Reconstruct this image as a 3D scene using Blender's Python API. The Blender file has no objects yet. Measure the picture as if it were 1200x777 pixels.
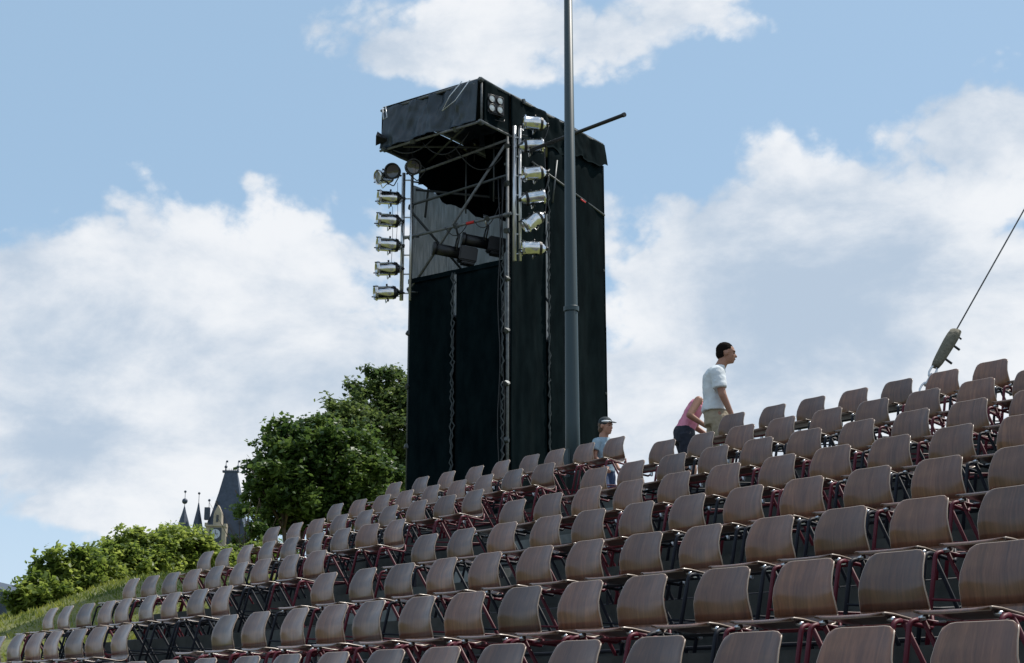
import bpy, bmesh, math, random
from math import sin, cos, tan, pi, radians, sqrt, exp, hypot, atan2, asin
from mathutils import Vector, Matrix, noise
random.seed(7)
scene = bpy.context.scene
COL = scene.collection

# ------------------------------------------------------------------ camera
CAM = Vector((10.3473, -11.1403, -2.9047))
YAW, PITCH, FPX = -0.9082, 0.2451, 1728.4
FW = Vector((sin(YAW)*cos(PITCH), cos(YAW)*cos(PITCH), sin(PITCH)))
RT = Vector((cos(YAW), -sin(YAW), 0.0))
UP = RT.cross(FW)
cam_d = bpy.data.cameras.new('camera')
cam = bpy.data.objects.new('camera', cam_d); COL.objects.link(cam)
cam_d.sensor_width = 36.0; cam_d.lens = 36.0*FPX/1200.0
cam_d.clip_start = 0.1; cam_d.clip_end = 3000
M = Matrix((RT, UP, -FW)).transposed().to_4x4(); M.translation = CAM
cam.matrix_world = M
scene.camera = cam
scene.view_settings.view_transform = 'Standard'
scene.view_settings.look = 'None'
scene.view_settings.exposure = 0.0
scene.view_settings.gamma = 1.0

def ray(u, v):
    return (FW + RT*((u-600)/FPX) + UP*((388.5-v)/FPX)).normalized()
def at(u, v, d):
    """point seen at photo pixel u,v at horizontal distance d from the camera"""
    r = ray(u, v); return CAM + r*(d/hypot(r.x, r.y))
def onplane(u, v, p, n):
    r = ray(u, v); return CAM + r*((Vector(p)-CAM).dot(n)/r.dot(n))

# ------------------------------------------------------------------ world and sun
SUN_AZ, SUN_EL = radians(12), radians(57)      # azimuth from +Y towards +X
world = bpy.data.worlds.new('World'); scene.world = world; world.use_nodes = True
nt = world.node_tree; nt.nodes.clear()
def N(t, **kw):
    n = nt.nodes.new(t)
    for k, v in kw.items(): setattr(n, k, v)
    return n
def plug(sock, v):
    if isinstance(v, (int, float)): sock.default_value = v
    elif isinstance(v, tuple): sock.default_value = v
    else: nt.links.new(v, sock)
def mth(op, a, b=0.0, c=None, clamp=False):
    n = N('ShaderNodeMath', operation=op, use_clamp=clamp)
    plug(n.inputs[0], a); plug(n.inputs[1], b)
    if c is not None: plug(n.inputs[2], c)
    return n.outputs[0]
def mixc(f, a, b):
    n = N('ShaderNodeMix', data_type='RGBA'); plug(n.inputs[0], f); plug(n.inputs[6], a); plug(n.inputs[7], b)
    return n.outputs[2]
def smooth(v, lo, hi):
    n = N('ShaderNodeMapRange', interpolation_type='SMOOTHSTEP'); plug(n.inputs[0], v)
    n.inputs[1].default_value = lo; n.inputs[2].default_value = hi
    return n.outputs[0]
sky = N('ShaderNodeTexSky', sky_type='NISHITA'); sky.sun_disc = False
sky.sun_elevation = SUN_EL; sky.sun_rotation = SUN_AZ
sky.altitude = 200; sky.air_density = 1.0; sky.dust_density = 1.2; sky.ozone_density = 1.5
tc = N('ShaderNodeTexCoord')
sep = N('ShaderNodeSeparateXYZ'); nt.links.new(tc.outputs['Generated'], sep.inputs[0])
az = mth('ARCTAN2', sep.outputs[0], sep.outputs[1])
el = mth('ARCSINE', sep.outputs[2])
def fbm(scale, detail, rough, off=(0, 0, 0), stretch=(1, 1, 1.9), dist=0.0):
    mp = N('ShaderNodeMapping'); nt.links.new(tc.outputs['Generated'], mp.inputs[0])
    mp.inputs['Location'].default_value = off; mp.inputs['Scale'].default_value = stretch
    n = N('ShaderNodeTexNoise'); nt.links.new(mp.outputs[0], n.inputs[0])
    n.inputs['Scale'].default_value = scale; n.inputs['Detail'].default_value = detail
    n.inputs['Roughness'].default_value = rough; n.inputs['Distortion'].default_value = dist
    return n.outputs[0]
CLOUDS = [  # photo pixel centre, radii in pixels, weight: the cloud banks of that day
    (60, 400, 230, 120, .62), (330, 300, 190, 95, .70), (230, 430, 250, 110, .62), (430, 420, 120, 150, .5),
    (120, 520, 220, 60, .35), (110, 330, 130, 70, .35),
    (610, 38, 225, 60, .95), (440, 70, 50, 34, .3), (500, 75, 90, 35, .30), (800, 15, 80, 30, .3),
    (1060, 330, 260, 150, .75), (1120, 180, 140, 75, .55), (820, 330, 150, 110, .6), (960, 440, 300, 110, .6),
    (1190, 130, 80, 60, .35), (780, 500, 220, 90, .45), (245, 118, 22, 16, .36), (400, 125, 50, 22, .3),
    (236, 84, 14, 12, .3), (150, 18, 30, 12, .25), (60, 600, 160, 22, .3), (200, 610, 120, 26, .34),
    (230, 80, 300, 120, -.16), (960, 70, 200, 70, -.5), (800, 190, 60, 50, -.4), (30, 150, 200, 80, -.2), (70, 560, 200, 60, .35),
]
mask = None
for (u, v, ru, rv, w) in CLOUDS:
    d = ray(u, v); a0 = atan2(d.x, d.y); e0 = asin(d.z)
    ra = ru/FPX/cos(e0); re = rv/FPX
    dx = mth('MULTIPLY', mth('SUBTRACT', az, a0), 1/ra); dy = mth('MULTIPLY', mth('SUBTRACT', el, e0), 1/re)
    s = mth('ADD', mth('MULTIPLY', dx, dx), mth('MULTIPLY', dy, dy))
    g = mth('MULTIPLY', mth('EXPONENT', mth('MULTIPLY', s, -1.0)), w)
    mask = g if mask is None else mth('ADD', mask, g)
# away from the mapped banks the same kind of broken cloud goes on
big = smooth(fbm(2.2, 3, .5, (3, 1, 2)), .42, .62)
d0 = ray(600, 388)
away = mth('MULTIPLY', smooth(mth('ABSOLUTE', mth('SUBTRACT', az, atan2(d0.x, d0.y))), .36, .6), mth('MULTIPLY', big, .65))
up = mth('MULTIPLY', smooth(el, .50, .7), mth('MULTIPLY', big, .6))
mask = mth('ADD', mask, mth('MAXIMUM', away, up))
n1 = fbm(5.0, 12, .62, (0, 0, 0), (1, 1, 1.35), .15)
n2 = fbm(17, 10, .66, (4, 2, 1), (1, 1, 1.2), .1)
def puff(off, scale=13.0):
    mp = N('ShaderNodeMapping'); nt.links.new(tc.outputs['Generated'], mp.inputs[0])
    mp.inputs['Location'].default_value = off; mp.inputs['Scale'].default_value = (1, 1, 1.25)
    w = N('ShaderNodeTexNoise'); w.inputs['Scale'].default_value = 9; w.inputs['Detail'].default_value = 5; nt.links.new(mp.outputs[0], w.inputs[0])
    va = N('ShaderNodeVectorMath', operation='MULTIPLY_ADD'); nt.links.new(w.outputs[1], va.inputs[0])
    va.inputs[1].default_value = (.10, .10, .10); nt.links.new(mp.outputs[0], va.inputs[2])
    v = N('ShaderNodeTexVoronoi', feature='F1'); v.inputs['Scale'].default_value = scale; v.inputs['Detail'].default_value = 3
    v.inputs['Roughness'].default_value = .55; nt.links.new(va.outputs[0], v.inputs['Vector'])
    return v.outputs['Distance']
pf = puff((0, 0, 0))
dens = mth('ADD', mask, mth('MULTIPLY', mth('SUBTRACT', n1, .5), 1.7))
dens = mth('ADD', dens, mth('MULTIPLY', mth('SUBTRACT', n2, .5), .75))
dens = mth('ADD', dens, mth('MULTIPLY', mth('SUBTRACT', .86, pf), .66))
alpha = smooth(dens, .15, .50)
haze_f = mth('MULTIPLY', smooth(el, .35, -.05), .40)
thick = smooth(dens, .55, 1.5)
relief = mth('MULTIPLY', mth('SUBTRACT', .5, pf), -.5)
soft = mth('MULTIPLY', mth('SUBTRACT', fbm(7, 9, .6, (.04, .06, .16), (1, 1, 1.9), .2), .47), 3.4)
shade = smooth(mth('ADD', mth('ADD', mth('MULTIPLY', thick, .50), relief), soft), -.15, 1.25)
K = 9.3     # the cloud radiance in the units of the sky texture
cloudc = mixc(shade, (K*.98, K*1.0, K*1.03, 1), (K*.52, K*.63, K*.77, 1))
skyc = mixc(mth('ADD', haze_f, .66), sky.outputs[0], (K*.48, K*.71, K*.96, 1))
skyc = mixc(mth('MULTIPLY', smooth(el, .24, -.02), .75), skyc, (K*.74, K*.86, K*.97, 1))
final = mixc(mth('MULTIPLY', alpha, .95), skyc, cloudc)
bg = N('ShaderNodeBackground'); bg.inputs[1].default_value = 0.1
nt.links.new(final, bg.inputs[0])
wo = N('ShaderNodeOutputWorld'); nt.links.new(bg.outputs[0], wo.inputs[0])
sd = bpy.data.lights.new('sun', 'SUN'); sd.energy = 4.6; sd.angle = radians(.6); sd.color = (1, .95, .87)
so = bpy.data.objects.new('sun', sd); COL.objects.link(so)
sdir = Vector((sin(SUN_AZ)*cos(SUN_EL), cos(SUN_AZ)*cos(SUN_EL), sin(SUN_EL)))
so.rotation_euler = sdir.to_track_quat('Z', 'Y').to_euler(); so.location = (0, 20, 30)

# ------------------------------------------------------------------ materials
MATS = {}
def mat(name, col, rough=.6, metal=0.0, spec=.5, coat=0.0, build=None, emit=None):
    if name in MATS: return MATS[name]
    m = bpy.data.materials.new(name); m.use_nodes = True
    b = m.node_tree.nodes['Principled BSDF']
    b.inputs['Base Color'].default_value = (*col, 1); b.inputs['Roughness'].default_value = rough
    b.inputs['Metallic'].default_value = metal; b.inputs['Specular IOR Level'].default_value = spec
    b.inputs['Coat Weight'].default_value = coat; b.inputs['Coat Roughness'].default_value = .16
    if build: build(m.node_tree, b)
    MATS[name] = m; return m
def noisy(scale, c1, c2, stretch=(1, 1, 1), detail=6, bump=0.0, lo=.35, hi=.65, rand=0.0, rough=None):
    def f(t, b):
        tcn = t.nodes.new('ShaderNodeTexCoord'); mp = t.nodes.new('ShaderNodeMapping')
        mp.inputs['Scale'].default_value = stretch
        t.links.new(tcn.outputs['Object'], mp.inputs[0])
        vec = mp.outputs[0]
        if rand:
            oi = t.nodes.new('ShaderNodeObjectInfo')
            va = t.nodes.new('ShaderNodeVectorMath'); va.operation = 'ADD'
            vs = t.nodes.new('ShaderNodeVectorMath'); vs.operation = 'SCALE'; vs.inputs[0].default_value = (7, 3, 5)
            t.links.new(oi.outputs['Random'], vs.inputs[3]); t.links.new(vec, va.inputs[0]); t.links.new(vs.outputs[0], va.inputs[1])
            vec = va.outputs[0]
        n = t.nodes.new('ShaderNodeTexNoise'); n.inputs['Scale'].default_value = scale
        n.inputs['Detail'].default_value = detail; n.inputs['Roughness'].default_value = .6
        t.links.new(vec, n.inputs[0])
        r = t.nodes.new('ShaderNodeValToRGB'); r.color_ramp.elements[0].position = lo; r.color_ramp.elements[1].position = hi
        r.color_ramp.elements[0].color = (*c1, 1); r.color_ramp.elements[1].color = (*c2, 1)
        t.links.new(n.outputs[0], r.inputs[0])
        out = r.outputs[0]
        if rand:
            h = t.nodes.new('ShaderNodeHueSaturation'); mr = t.nodes.new('ShaderNodeMapRange')
            mr.inputs[3].default_value = 1-rand; mr.inputs[4].default_value = 1+rand
            t.links.new(oi.outputs['Random'], mr.inputs[0]); t.links.new(mr.outputs[0], h.inputs['Value'])
            t.links.new(out, h.inputs['Color']); out = h.outputs[0]
        t.links.new(out, b.inputs['Base Color'])
        if rough:
            mr2 = t.nodes.new('ShaderNodeMapRange'); mr2.inputs[3].default_value = rough[0]; mr2.inputs[4].default_value = rough[1]
            t.links.new(n.outputs[0], mr2.inputs[0]); t.links.new(mr2.outputs[0], b.inputs['Roughness'])
        if bump:
            bp = t.nodes.new('ShaderNodeBump'); bp.inputs['Strength'].default_value = bump; bp.inputs['Distance'].default_value = .02
            t.links.new(n.outputs[0], bp.inputs['Height']); t.links.new(bp.outputs[0], b.inputs['Normal'])
    return f
def wood_build(t, b):
    tcn = t.nodes.new('ShaderNodeTexCoord'); oi = t.nodes.new('ShaderNodeObjectInfo')
    vs = t.nodes.new('ShaderNodeVectorMath'); vs.operation = 'SCALE'; vs.inputs[0].default_value = (31, 17, 23)
    t.links.new(oi.outputs['Random'], vs.inputs[3])
    va = t.nodes.new('ShaderNodeVectorMath'); va.operation = 'ADD'
    mp = t.nodes.new('ShaderNodeMapping'); mp.inputs['Scale'].default_value = (19, 2.2, 1.3)
    t.links.new(tcn.outputs['Object'], mp.inputs[0]); t.links.new(mp.outputs[0], va.inputs[0]); t.links.new(vs.outputs[0], va.inputs[1])
    n = t.nodes.new('ShaderNodeTexNoise'); n.inputs['Scale'].default_value = 1.6; n.inputs['Detail'].default_value = 7
    n.inputs['Roughness'].default_value = .6; n.inputs['Distortion'].default_value = 1.1
    t.links.new(va.outputs[0], n.inputs[0])
    n2 = t.nodes.new('ShaderNodeTexNoise'); n2.inputs['Scale'].default_value = 22; n2.inputs['Detail'].default_value = 3
    t.links.new(va.outputs[0], n2.inputs[0])
    ad = t.nodes.new('ShaderNodeMath'); ad.operation = 'MULTIPLY_ADD'; ad.inputs[1].default_value = .35
    t.links.new(n2.outputs[0], ad.inputs[0]); t.links.new(n.outputs[0], ad.inputs[2])
    r = t.nodes.new('ShaderNodeValToRGB'); e = r.color_ramp.elements
    e[0].position = .44; e[0].color = (.066, .024, .012, 1); e[1].position = .92; e[1].color = (.185, .078, .038, 1)
    k = e.new(.66); k.color = (.112, .045, .022, 1)
    t.links.new(ad.outputs[0], r.inputs[0])
    h = t.nodes.new('ShaderNodeHueSaturation'); mr = t.nodes.new('ShaderNodeMapRange')
    mr.inputs[3].default_value = .62; mr.inputs[4].default_value = 1.35
    t.links.new(oi.outputs['Random'], mr.inputs[0]); t.links.new(mr.outputs[0], h.inputs['Value'])
    t.links.new(r.outputs[0], h.inputs['Color']); t.links.new(h.outputs[0], b.inputs['Base Color'])
    # wear and dust dull the varnish in patches
    n3 = t.nodes.new('ShaderNodeTexNoise'); n3.inputs['Scale'].default_value = 9; n3.inputs['Detail'].default_value = 5
    va2 = t.nodes.new('ShaderNodeVectorMath'); va2.operation = 'ADD'
    t.links.new(tcn.outputs['Object'], va2.inputs[0]); t.links.new(vs.outputs[0], va2.inputs[1]); t.links.new(va2.outputs[0], n3.inputs[0])
    m2 = t.nodes.new('ShaderNodeMapRange'); m2.inputs[1].default_value = .3; m2.inputs[2].default_value = .7
    m2.inputs[3].default_value = .30; m2.inputs[4].default_value = .50
    t.links.new(n3.outputs[0], m2.inputs[0]); t.links.new(m2.outputs[0], b.inputs['Roughness'])
wood = mat('varnished plywood', (.09, .045, .03), .35, spec=.5, coat=.62, build=wood_build)
wood_rim = mat('pale plywood edge', (.34, .26, .20), .4, coat=.2)
def wood_edge_build(t, b): pass
red_paint = mat('dark red painted tube', (.095, .005, .016), .5, spec=.35)
navy_paint = mat('dark navy painted tube', (.008, .010, .018), .55, spec=.25)
steel = mat('zinc plated steel', (.55, .56, .58), .3, metal=1)
galv = mat('galvanised scaffold tube', (.16, .17, .18), .65, metal=.3, build=noisy(14, (.11, .12, .13), (.20, .21, .22), bump=.15))
galv_dark = mat('dull scaffold tube', (.07, .08, .085), .5, metal=.5)
alu = mat('polished aluminium', (.52, .50, .47), .2, metal=1, build=noisy(9, (.52, .54, .57), (.72, .74, .77), rough=(.10, .30)))
alu_bar = mat('brushed aluminium', (.62, .64, .66), .35, metal=.85)
blackm = mat('black painted metal', (.007, .008, .010), .45)
black_lens = mat('dark glass lens', (.02, .02, .025), .08, spec=1)
lens_white = mat('frosted lamp lens', (.75, .78, .80), .25)
concrete = mat('weathered concrete', (.2, .21, .2), .85, build=noisy(3.5, (.030, .037, .036), (.075, .083, .08), (1, 1, 1), 8, .3))
cloth_black = mat('black scrim cloth', (.003, .006, .008), 1.0, spec=.03, build=noisy(5, (.0012, .0045, .006), (.0045, .010, .012), (1, 1, .4), 6, .3))
tarp = mat('black glossy tarpaulin', (.016, .028, .044), .42, spec=.55, build=noisy(2.2, (.012, .022, .034), (.022, .036, .052), (1, 1, .5), 5, .5))
pole_paint = mat('blue grey painted mast', (.020, .042, .050), .45, spec=.5)
red_tape = mat('red marking tape', (.55, .02, .02), .5)
slate = mat('dark blue slate', (.03, .045, .075), .5, build=noisy(1.5, (.022, .035, .06), (.045, .06, .095)))
stone = mat('beige sandstone', (.40, .34, .26), .85, build=noisy(.8, (.30, .265, .21), (.42, .37, .30)))
window_dark = mat('dark window glass', (.02, .025, .03), .1)
dial = mat('pale clock face', (.45, .5, .6), .5)
cover_olive = mat('olive canvas sleeve', (.085, .080, .055), .85, build=noisy(30, (.10, .092, .065), (.17, .155, .115), bump=.6))
skin = mat('sun tanned skin', (.33, .17, .115), .5, spec=.35)
skin_f = mat('light skin', (.42, .22, .155), .5, spec=.35)
hair_m = mat('dark brown hair', (.012, .009, .008), .95, spec=.05)
hair_b = mat('brown hair', (.10, .055, .03), .6)
shirt_w = mat('white cotton', (.55, .62, .68), .85, build=noisy(8, (.60, .65, .69), (.70, .73, .75), bump=.4))
khaki = mat('khaki cotton', (.34, .28, .20), .85, build=noisy(9, (.30, .25, .18), (.38, .32, .23), bump=.4))
pink = mat('pink cotton', (.80, .16, .30), .8, build=noisy(10, (.56, .17, .27), (.68, .26, .36), bump=.4))
navycl = mat('dark blue cotton', (.010, .014, .028), .8)
greyblue = mat('grey blue cotton', (.26, .36, .44), .85, build=noisy(10, (.22, .32, .40), (.32, .42, .50), bump=.4))
denim = mat('blue denim', (.05, .08, .16), .85)
eye_m = mat('dark eye', (.02, .015, .012), .2)
lip_m = mat('lips', (.30, .11, .09), .5)
white_m = mat('white cloth', (.75, .78, .80), .7)
shoe_m = mat('grey shoe leather', (.10, .09, .08), .6)
bark = mat('brown bark', (.08, .055, .04), .9, build=noisy(8, (.05, .035, .025), (.13, .095, .07), (1, 1, .25), bump=.6))
def leafmat(name, c1, c2, scale=1.3, trans=.35):
    m = bpy.data.materials.new(name); m.use_nodes = True; t = m.node_tree
    b = t.nodes['Principled BSDF']; out = t.nodes['Material Output']
    noisy(scale, c1, c2, detail=3, lo=.38, hi=.62)(t, b)
    b.inputs['Roughness'].default_value = .42; b.inputs['Specular IOR Level'].default_value = .45
    tr = t.nodes.new('ShaderNodeBsdfTranslucent')
    src = b.inputs['Base Color'].links[0].from_socket
    h = t.nodes.new('ShaderNodeHueSaturation'); h.inputs['Hue'].default_value = .48; h.inputs['Value'].default_value = 1.6
    t.links.new(src, h.inputs['Color']); t.links.new(h.outputs[0], tr.inputs[0])
    mx = t.nodes.new('ShaderNodeMixShader'); mx.inputs[0].default_value = trans
    t.links.new(b.outputs[0], mx.inputs[1]); t.links.new(tr.outputs[0], mx.inputs[2]); t.links.new(mx.outputs[0], out.inputs[0])
    return m
leaf_dark = leafmat('dark tree leaves', (.030, .068, .016), (.090, .150, .034), trans=.45)
leaf_far = leafmat('mid green tree leaves', (.042, .078, .024), (.105, .155, .045), trans=.45)
leaf_bush = leafmat('light bush leaves', (.085, .14, .024), (.24, .31, .07), 1.6, .6)
grass_m = leafmat('grass blades', (.085, .13, .02), (.22, .25, .05), 1.2, .45)
ground_m = mat('grassy ground', (.08, .11, .03), .95, build=noisy(.9, (.095, .105, .028), (.16, .165, .05), detail=9, bump=.5))
def scrim_build(t, b):
    out = t.nodes['Material Output']; tr = t.nodes.new('ShaderNodeBsdfTransparent'); tl = t.nodes.new('ShaderNodeBsdfTranslucent')
    tl.inputs[0].default_value = (.40, .43, .46, 1)
    m1 = t.nodes.new('ShaderNodeMixShader'); m1.inputs[0].default_value = .55
    t.links.new(b.outputs[0], m1.inputs[1]); t.links.new(tl.outputs[0], m1.inputs[2])
    tcn = t.nodes.new('ShaderNodeTexCoord'); mp = t.nodes.new('ShaderNodeMapping'); mp.inputs['Scale'].default_value = (9, 9, .9)
    n = t.nodes.new('ShaderNodeTexNoise'); n.inputs['Scale'].default_value = 3; n.inputs['Detail'].default_value = 6
    t.links.new(tcn.outputs['Object'], mp.inputs[0]); t.links.new(mp.outputs[0], n.inputs[0])
    mr = t.nodes.new('ShaderNodeMapRange'); mr.inputs[1].default_value = .3; mr.inputs[2].default_value = .7
    mr.inputs[3].default_value = .09; mr.inputs[4].default_value = .26
    t.links.new(n.outputs[0], mr.inputs[0])
    m2 = t.nodes.new('ShaderNodeMixShader'); t.links.new(mr.outputs[0], m2.inputs[0])
    t.links.new(m1.outputs[0], m2.inputs[1]); t.links.new(tr.outputs[0], m2.inputs[2]); t.links.new(m2.outputs[0], out.inputs[0])
scrim = mat('see-through grey scrim', (.05, .055, .06), .85, build=scrim_build)

# ------------------------------------------------------------------ mesh helpers
class MB:
    def __init__(s): s.v = []; s.f = []; s.sm = []
    def quad(s, a, b, c, d, sm=False):
        n = len(s.v); s.v += [tuple(a), tuple(b), tuple(c), tuple(d)]; s.f.append((n, n+1, n+2, n+3)); s.sm.append(sm)
    def box(s, lo, hi, mtx=None, bev=0.0):
        x0, y0, z0 = lo; x1, y1, z1 = hi
        if bev:
            return s.bevbox(lo, hi, bev, mtx)
        p = [Vector(c) for c in ((x0,y0,z0),(x1,y0,z0),(x1,y1,z0),(x0,y1,z0),(x0,y0,z1),(x1,y0,z1),(x1,y1,z1),(x0,y1,z1))]
        if mtx: p = [mtx @ c for c in p]
        n = len(s.v); s.v += [tuple(c) for c in p]
        for f in ((0,3,2,1),(4,5,6,7),(0,1,5,4),(1,2,6,5),(2,3,7,6),(3,0,4,7)):
            s.f.append(tuple(n+i for i in f)); s.sm.append(False)
        return s
    def bevbox(s, lo, hi, b, mtx=None):
        bm = bmesh.new(); bmesh.ops.create_cube(bm, size=1)
        L = Vector(lo); H = Vector(hi)
        for v in bm.verts: v.co = Vector((L[i]+(v.co[i]+.5)*(H[i]-L[i]) for i in range(3)))
        bmesh.ops.bevel(bm, geom=bm.edges[:], offset=b, segments=2, affect='EDGES')
        if mtx: bm.transform(mtx)
        s.addbm(bm); return s
    def addbm(s, bm, sm=False):
        bm.verts.index_update(); n = len(s.v); s.v += [tuple(v.co) for v in bm.verts]
        for f in bm.faces: s.f.append(tuple(n+v.index for v in f.verts)); s.sm.append(sm)
        bm.free()
    def tube(s, pts, r, n=8, caps=True, sm=True, flat=1.0):
        """tube along points; r a number or a list; flat squashes the section"""
        pts = [Vector(p) for p in pts]; rs = r if isinstance(r, (list, tuple)) else [r]*len(pts)
        base = len(s.v); ref = None
        for i, p in enumerate(pts):
            if i == 0: d = pts[1]-p
            elif i == len(pts)-1: d = p-pts[i-1]
            else: d = (pts[i+1]-p).normalized()+(p-pts[i-1]).normalized()
            d.normalize()
            if ref is None: ref = Vector((1, 0, 0)) if abs(d.x) < .8 else Vector((0, 1, 0))
            a = d.cross(ref).normalized(); ref = a.cross(d).normalized()
            for k in range(n):
                t = 2*pi*k/n; s.v.append(tuple(p + ref*(cos(t)*rs[i]) + a*(sin(t)*rs[i]*flat)))
        for i in range(len(pts)-1):
            for k in range(n):
                a = base+i*n+k; b = base+i*n+(k+1) % n
                s.f.append((a, b, b+n, a+n)); s.sm.append(sm)
        if caps:
            s.f.append(tuple(base+k for k in reversed(range(n)))); s.sm.append(False)
            e = base+(len(pts)-1)*n; s.f.append(tuple(e+k for k in range(n))); s.sm.append(False)
        return s
    def lathe(s, prof, mtx=None, n=20, sm=True):
        """profile of (radius, height) turned round z"""
        base = len(s.v); mtx = mtx or Matrix()
        for (r, h) in prof:
            for k in range(n):
                t = 2*pi*k/n; s.v.append(tuple(mtx @ Vector((r*cos(t), r*sin(t), h))))
        for i in range(len(prof)-1):
            for k in range(n):
                a = base+i*n+k; b = base+i*n+(k+1) % n
                s.f.append((a, b, b+n, a+n)); s.sm.append(sm)
        return s
    def ell(s, c, r, mtx=None, nu=14, nv=9):
        base = len(s.v); c = Vector(c); mtx = mtx or Matrix()
        if isinstance(r, (int, float)): r = (r, r, r)
        for j in range(nv+1):
            ph = pi*j/nv
            for k in range(nu):
                t = 2*pi*k/nu
                q = Vector((r[0]*sin(ph)*cos(t), r[1]*sin(ph)*sin(t), -r[2]*cos(ph)))
                s.v.append(tuple(c + (mtx.to_3x3() @ q)))
        for j in range(nv):
            for k in range(nu):
                a = base+j*nu+k; b = base+j*nu+(k+1) % nu
                s.f.append((a, b, b+nu, a+nu)); s.sm.append(True)
        return s
    def mesh(s, name, m):
        me = bpy.data.meshes.new(name); me.from_pydata(s.v, [], s.f); me.materials.append(m)
        me.polygons.foreach_set('use_smooth', s.sm); me.update(); return me
    def build(s, name, m, parent=None, **kw):
        return link(name, s.mesh(name, m), parent, **kw)
def link(name, me, parent=None, **kw):
    o = bpy.data.objects.new(name, me); COL.objects.link(o)
    if parent: o.parent = parent
    for k, v in kw.items(): o[k] = v
    return o
def thing(name, label, cat, loc=(0, 0, 0), rz=0.0, group=None, mtx=None):
    o = bpy.data.objects.new(name, None); COL.objects.link(o); o.empty_display_size = .1
    if mtx is not None: o.matrix_world = mtx
    else: o.location = loc; o.rotation_euler = (0, 0, rz)
    o['label'] = label; o['category'] = cat
    if group: o['group'] = group
    return o
def tag(o, label, cat, group=None):
    o['label'] = label; o['category'] = cat
    if group: o['group'] = group
    return o
def frame(p, zdir, xhint=(0, 0, 1)):
    z = Vector(zdir).normalized(); x = Vector(xhint); x = (x - z*x.dot(z)).normalized(); y = z.cross(x)
    m = Matrix((x, y, z)).transposed().to_4x4(); m.translation = Vector(p); return m
ORD = ['zeroth','first','second','third','fourth','fifth','sixth','seventh','eighth','ninth','tenth','eleventh','twelfth','thirteenth','fourteenth','fifteenth','sixteenth']

# ------------------------------------------------------------------ the terrace
D, H = 0.95544, 0.37672      # row depth and riser
TOP = -0.775                 # tread of the top row (the first chair row)
GROUND = -4.5
def tread(r): return TOP - r*H
XL, XR = -6.85, 16.0
ter = thing('seating_terrace', '', '', (0, 0, 0)); del ter['label']; del ter['category']; ter['kind'] = 'structure'
for r in range(0, 9):
    y1 = 2.2 if r == 0 else -(r-1)*D-.62; y0 = -r*D-.62
    mb = MB().box((XL, y0, GROUND-.3), (XR, y1+.004 if r == 0 else y1-.003, tread(r)))
    o = mb.build('terrace_step', concrete, ter)
# small stairs in the aisle
for r in range(0, 9):
    y0 = -r*D-.62
    MB().bevbox((-1.58, y0-.32, tread(r+1)+.002), (-.50, y0-.002, tread(r+1)+H/2), .012).build('stair_step', mat('pale worn concrete', (.16, .175, .17), .85, build=noisy(5, (.11, .12, .118), (.20, .215, .21), bump=.3)), ter)

# ground: one sheet, the grass bank continues the slope on the left
def slope(y):
    if y > .6: return TOP+.02-.10*max(0, y-5) - .004*max(0, y-9)**2 if y < 40 else TOP-3.5-3.85-.06*(y-40)
    return max(GROUND, TOP - .10 + (y+.15)*.3943)
def smin(a, b, k):
    h = max(0, min(1, .5+.5*(b-a)/k)); return b*(1-h)+a*h-k*h*(1-h)
def gh(x, y):
    z = slope(y)
    if y < -60: z += min(42, (-60-y)*.22) - 1.5*sin(x*.013)  # unseen hill added behind the camera to darken reflections low on the backrests
    if x > XL-.2 and y < 2.0: return min(z, GROUND) if y < -9 else z-1.2
    t = max(0, -(x+9.0))
    bump = .56*(1-exp(-max(0, -(x+7.5))*.35)) if y > -10 else 0
    fall = .0090*t*t if t < 40 else 14.4+(t-40)*.3
    z = z + bump*min(1, max(0, (y+11)/3)) - fall*(1 if y > -9 else .3)
    if x < XL and y > -4: z = smin(z, -1.0, .25)
    return max(z, -45)
def axis(lo, hi, core0, core1, fine):
    xs = []; x = core0
    while x <= core1: xs.append(x); x += fine
    s = fine; x = core0
    while x > lo: s *= 1.35; x -= s; xs.insert(0, max(x, lo))
    s = fine; x = xs[-1]
    while x < hi: s *= 1.35; x += s; xs.append(min(x, hi))
    return xs
gx = axis(-1500, 1500, -34, -7.05, .35) ; gy = axis(-1500, 1500, -12, 14, .35)
me_v = [(x, y, gh(x, y) + .03*noise.noise(Vector((x*.8, y*.8, 0)))) for y in gy for x in gx]
nx = len(gx); me_f = [(j*nx+i, j*nx+i+1, (j+1)*nx+i+1, (j+1)*nx+i) for j in range(len(gy)-1) for i in range(nx-1)]
me = bpy.data.meshes.new('ground'); me.from_pydata(me_v, [], me_f); me.materials.append(ground_m)
me.polygons.foreach_set('use_smooth', [True]*len(me_f))
g = link('ground', me); g['kind'] = 'structure'
sq = MB()
for k_ in range(3): pass
sq.box((-6.2, -70, GROUND-.2), (60, -8.27, GROUND+.06)); o = sq.build('gravel_square', mat('brown grey gravel', (.11, .10, .085), .95, build=noisy(12, (.07, .064, .055), (.15, .135, .11), bump=.5))); o['kind'] = 'structure'
gb = MB()
rng = random.Random(3)
for i in range(60000):
    x = -7.0 - 23*rng.random()**1.2; y = rng.uniform(-8.5, 5)
    z = gh(x, y) + .03*noise.noise(Vector((x*.8, y*.8, 0)))
    h = rng.uniform(.03, .07)*(1+.8*max(0, noise.noise(Vector((x*.5, y*.5, 4))))); a = rng.uniform(0, 2*pi); w = .012+.012*rng.random()
    lx, ly = rng.gauss(0, .04), rng.gauss(0, .04)
    n = len(gb.v)
    gb.v += [(x-w*cos(a), y-w*sin(a), z-.02), (x+w*cos(a), y+w*sin(a), z-.02), (x+lx, y+ly, z+h)]
    gb.f.append((n, n+1, n+2)); gb.sm.append(False)
gr = gb.build('grass', grass_m); gr['kind'] = 'stuff'; tag(gr, 'sunlit short green grass on the bank left of the seating', 'grass')

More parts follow.
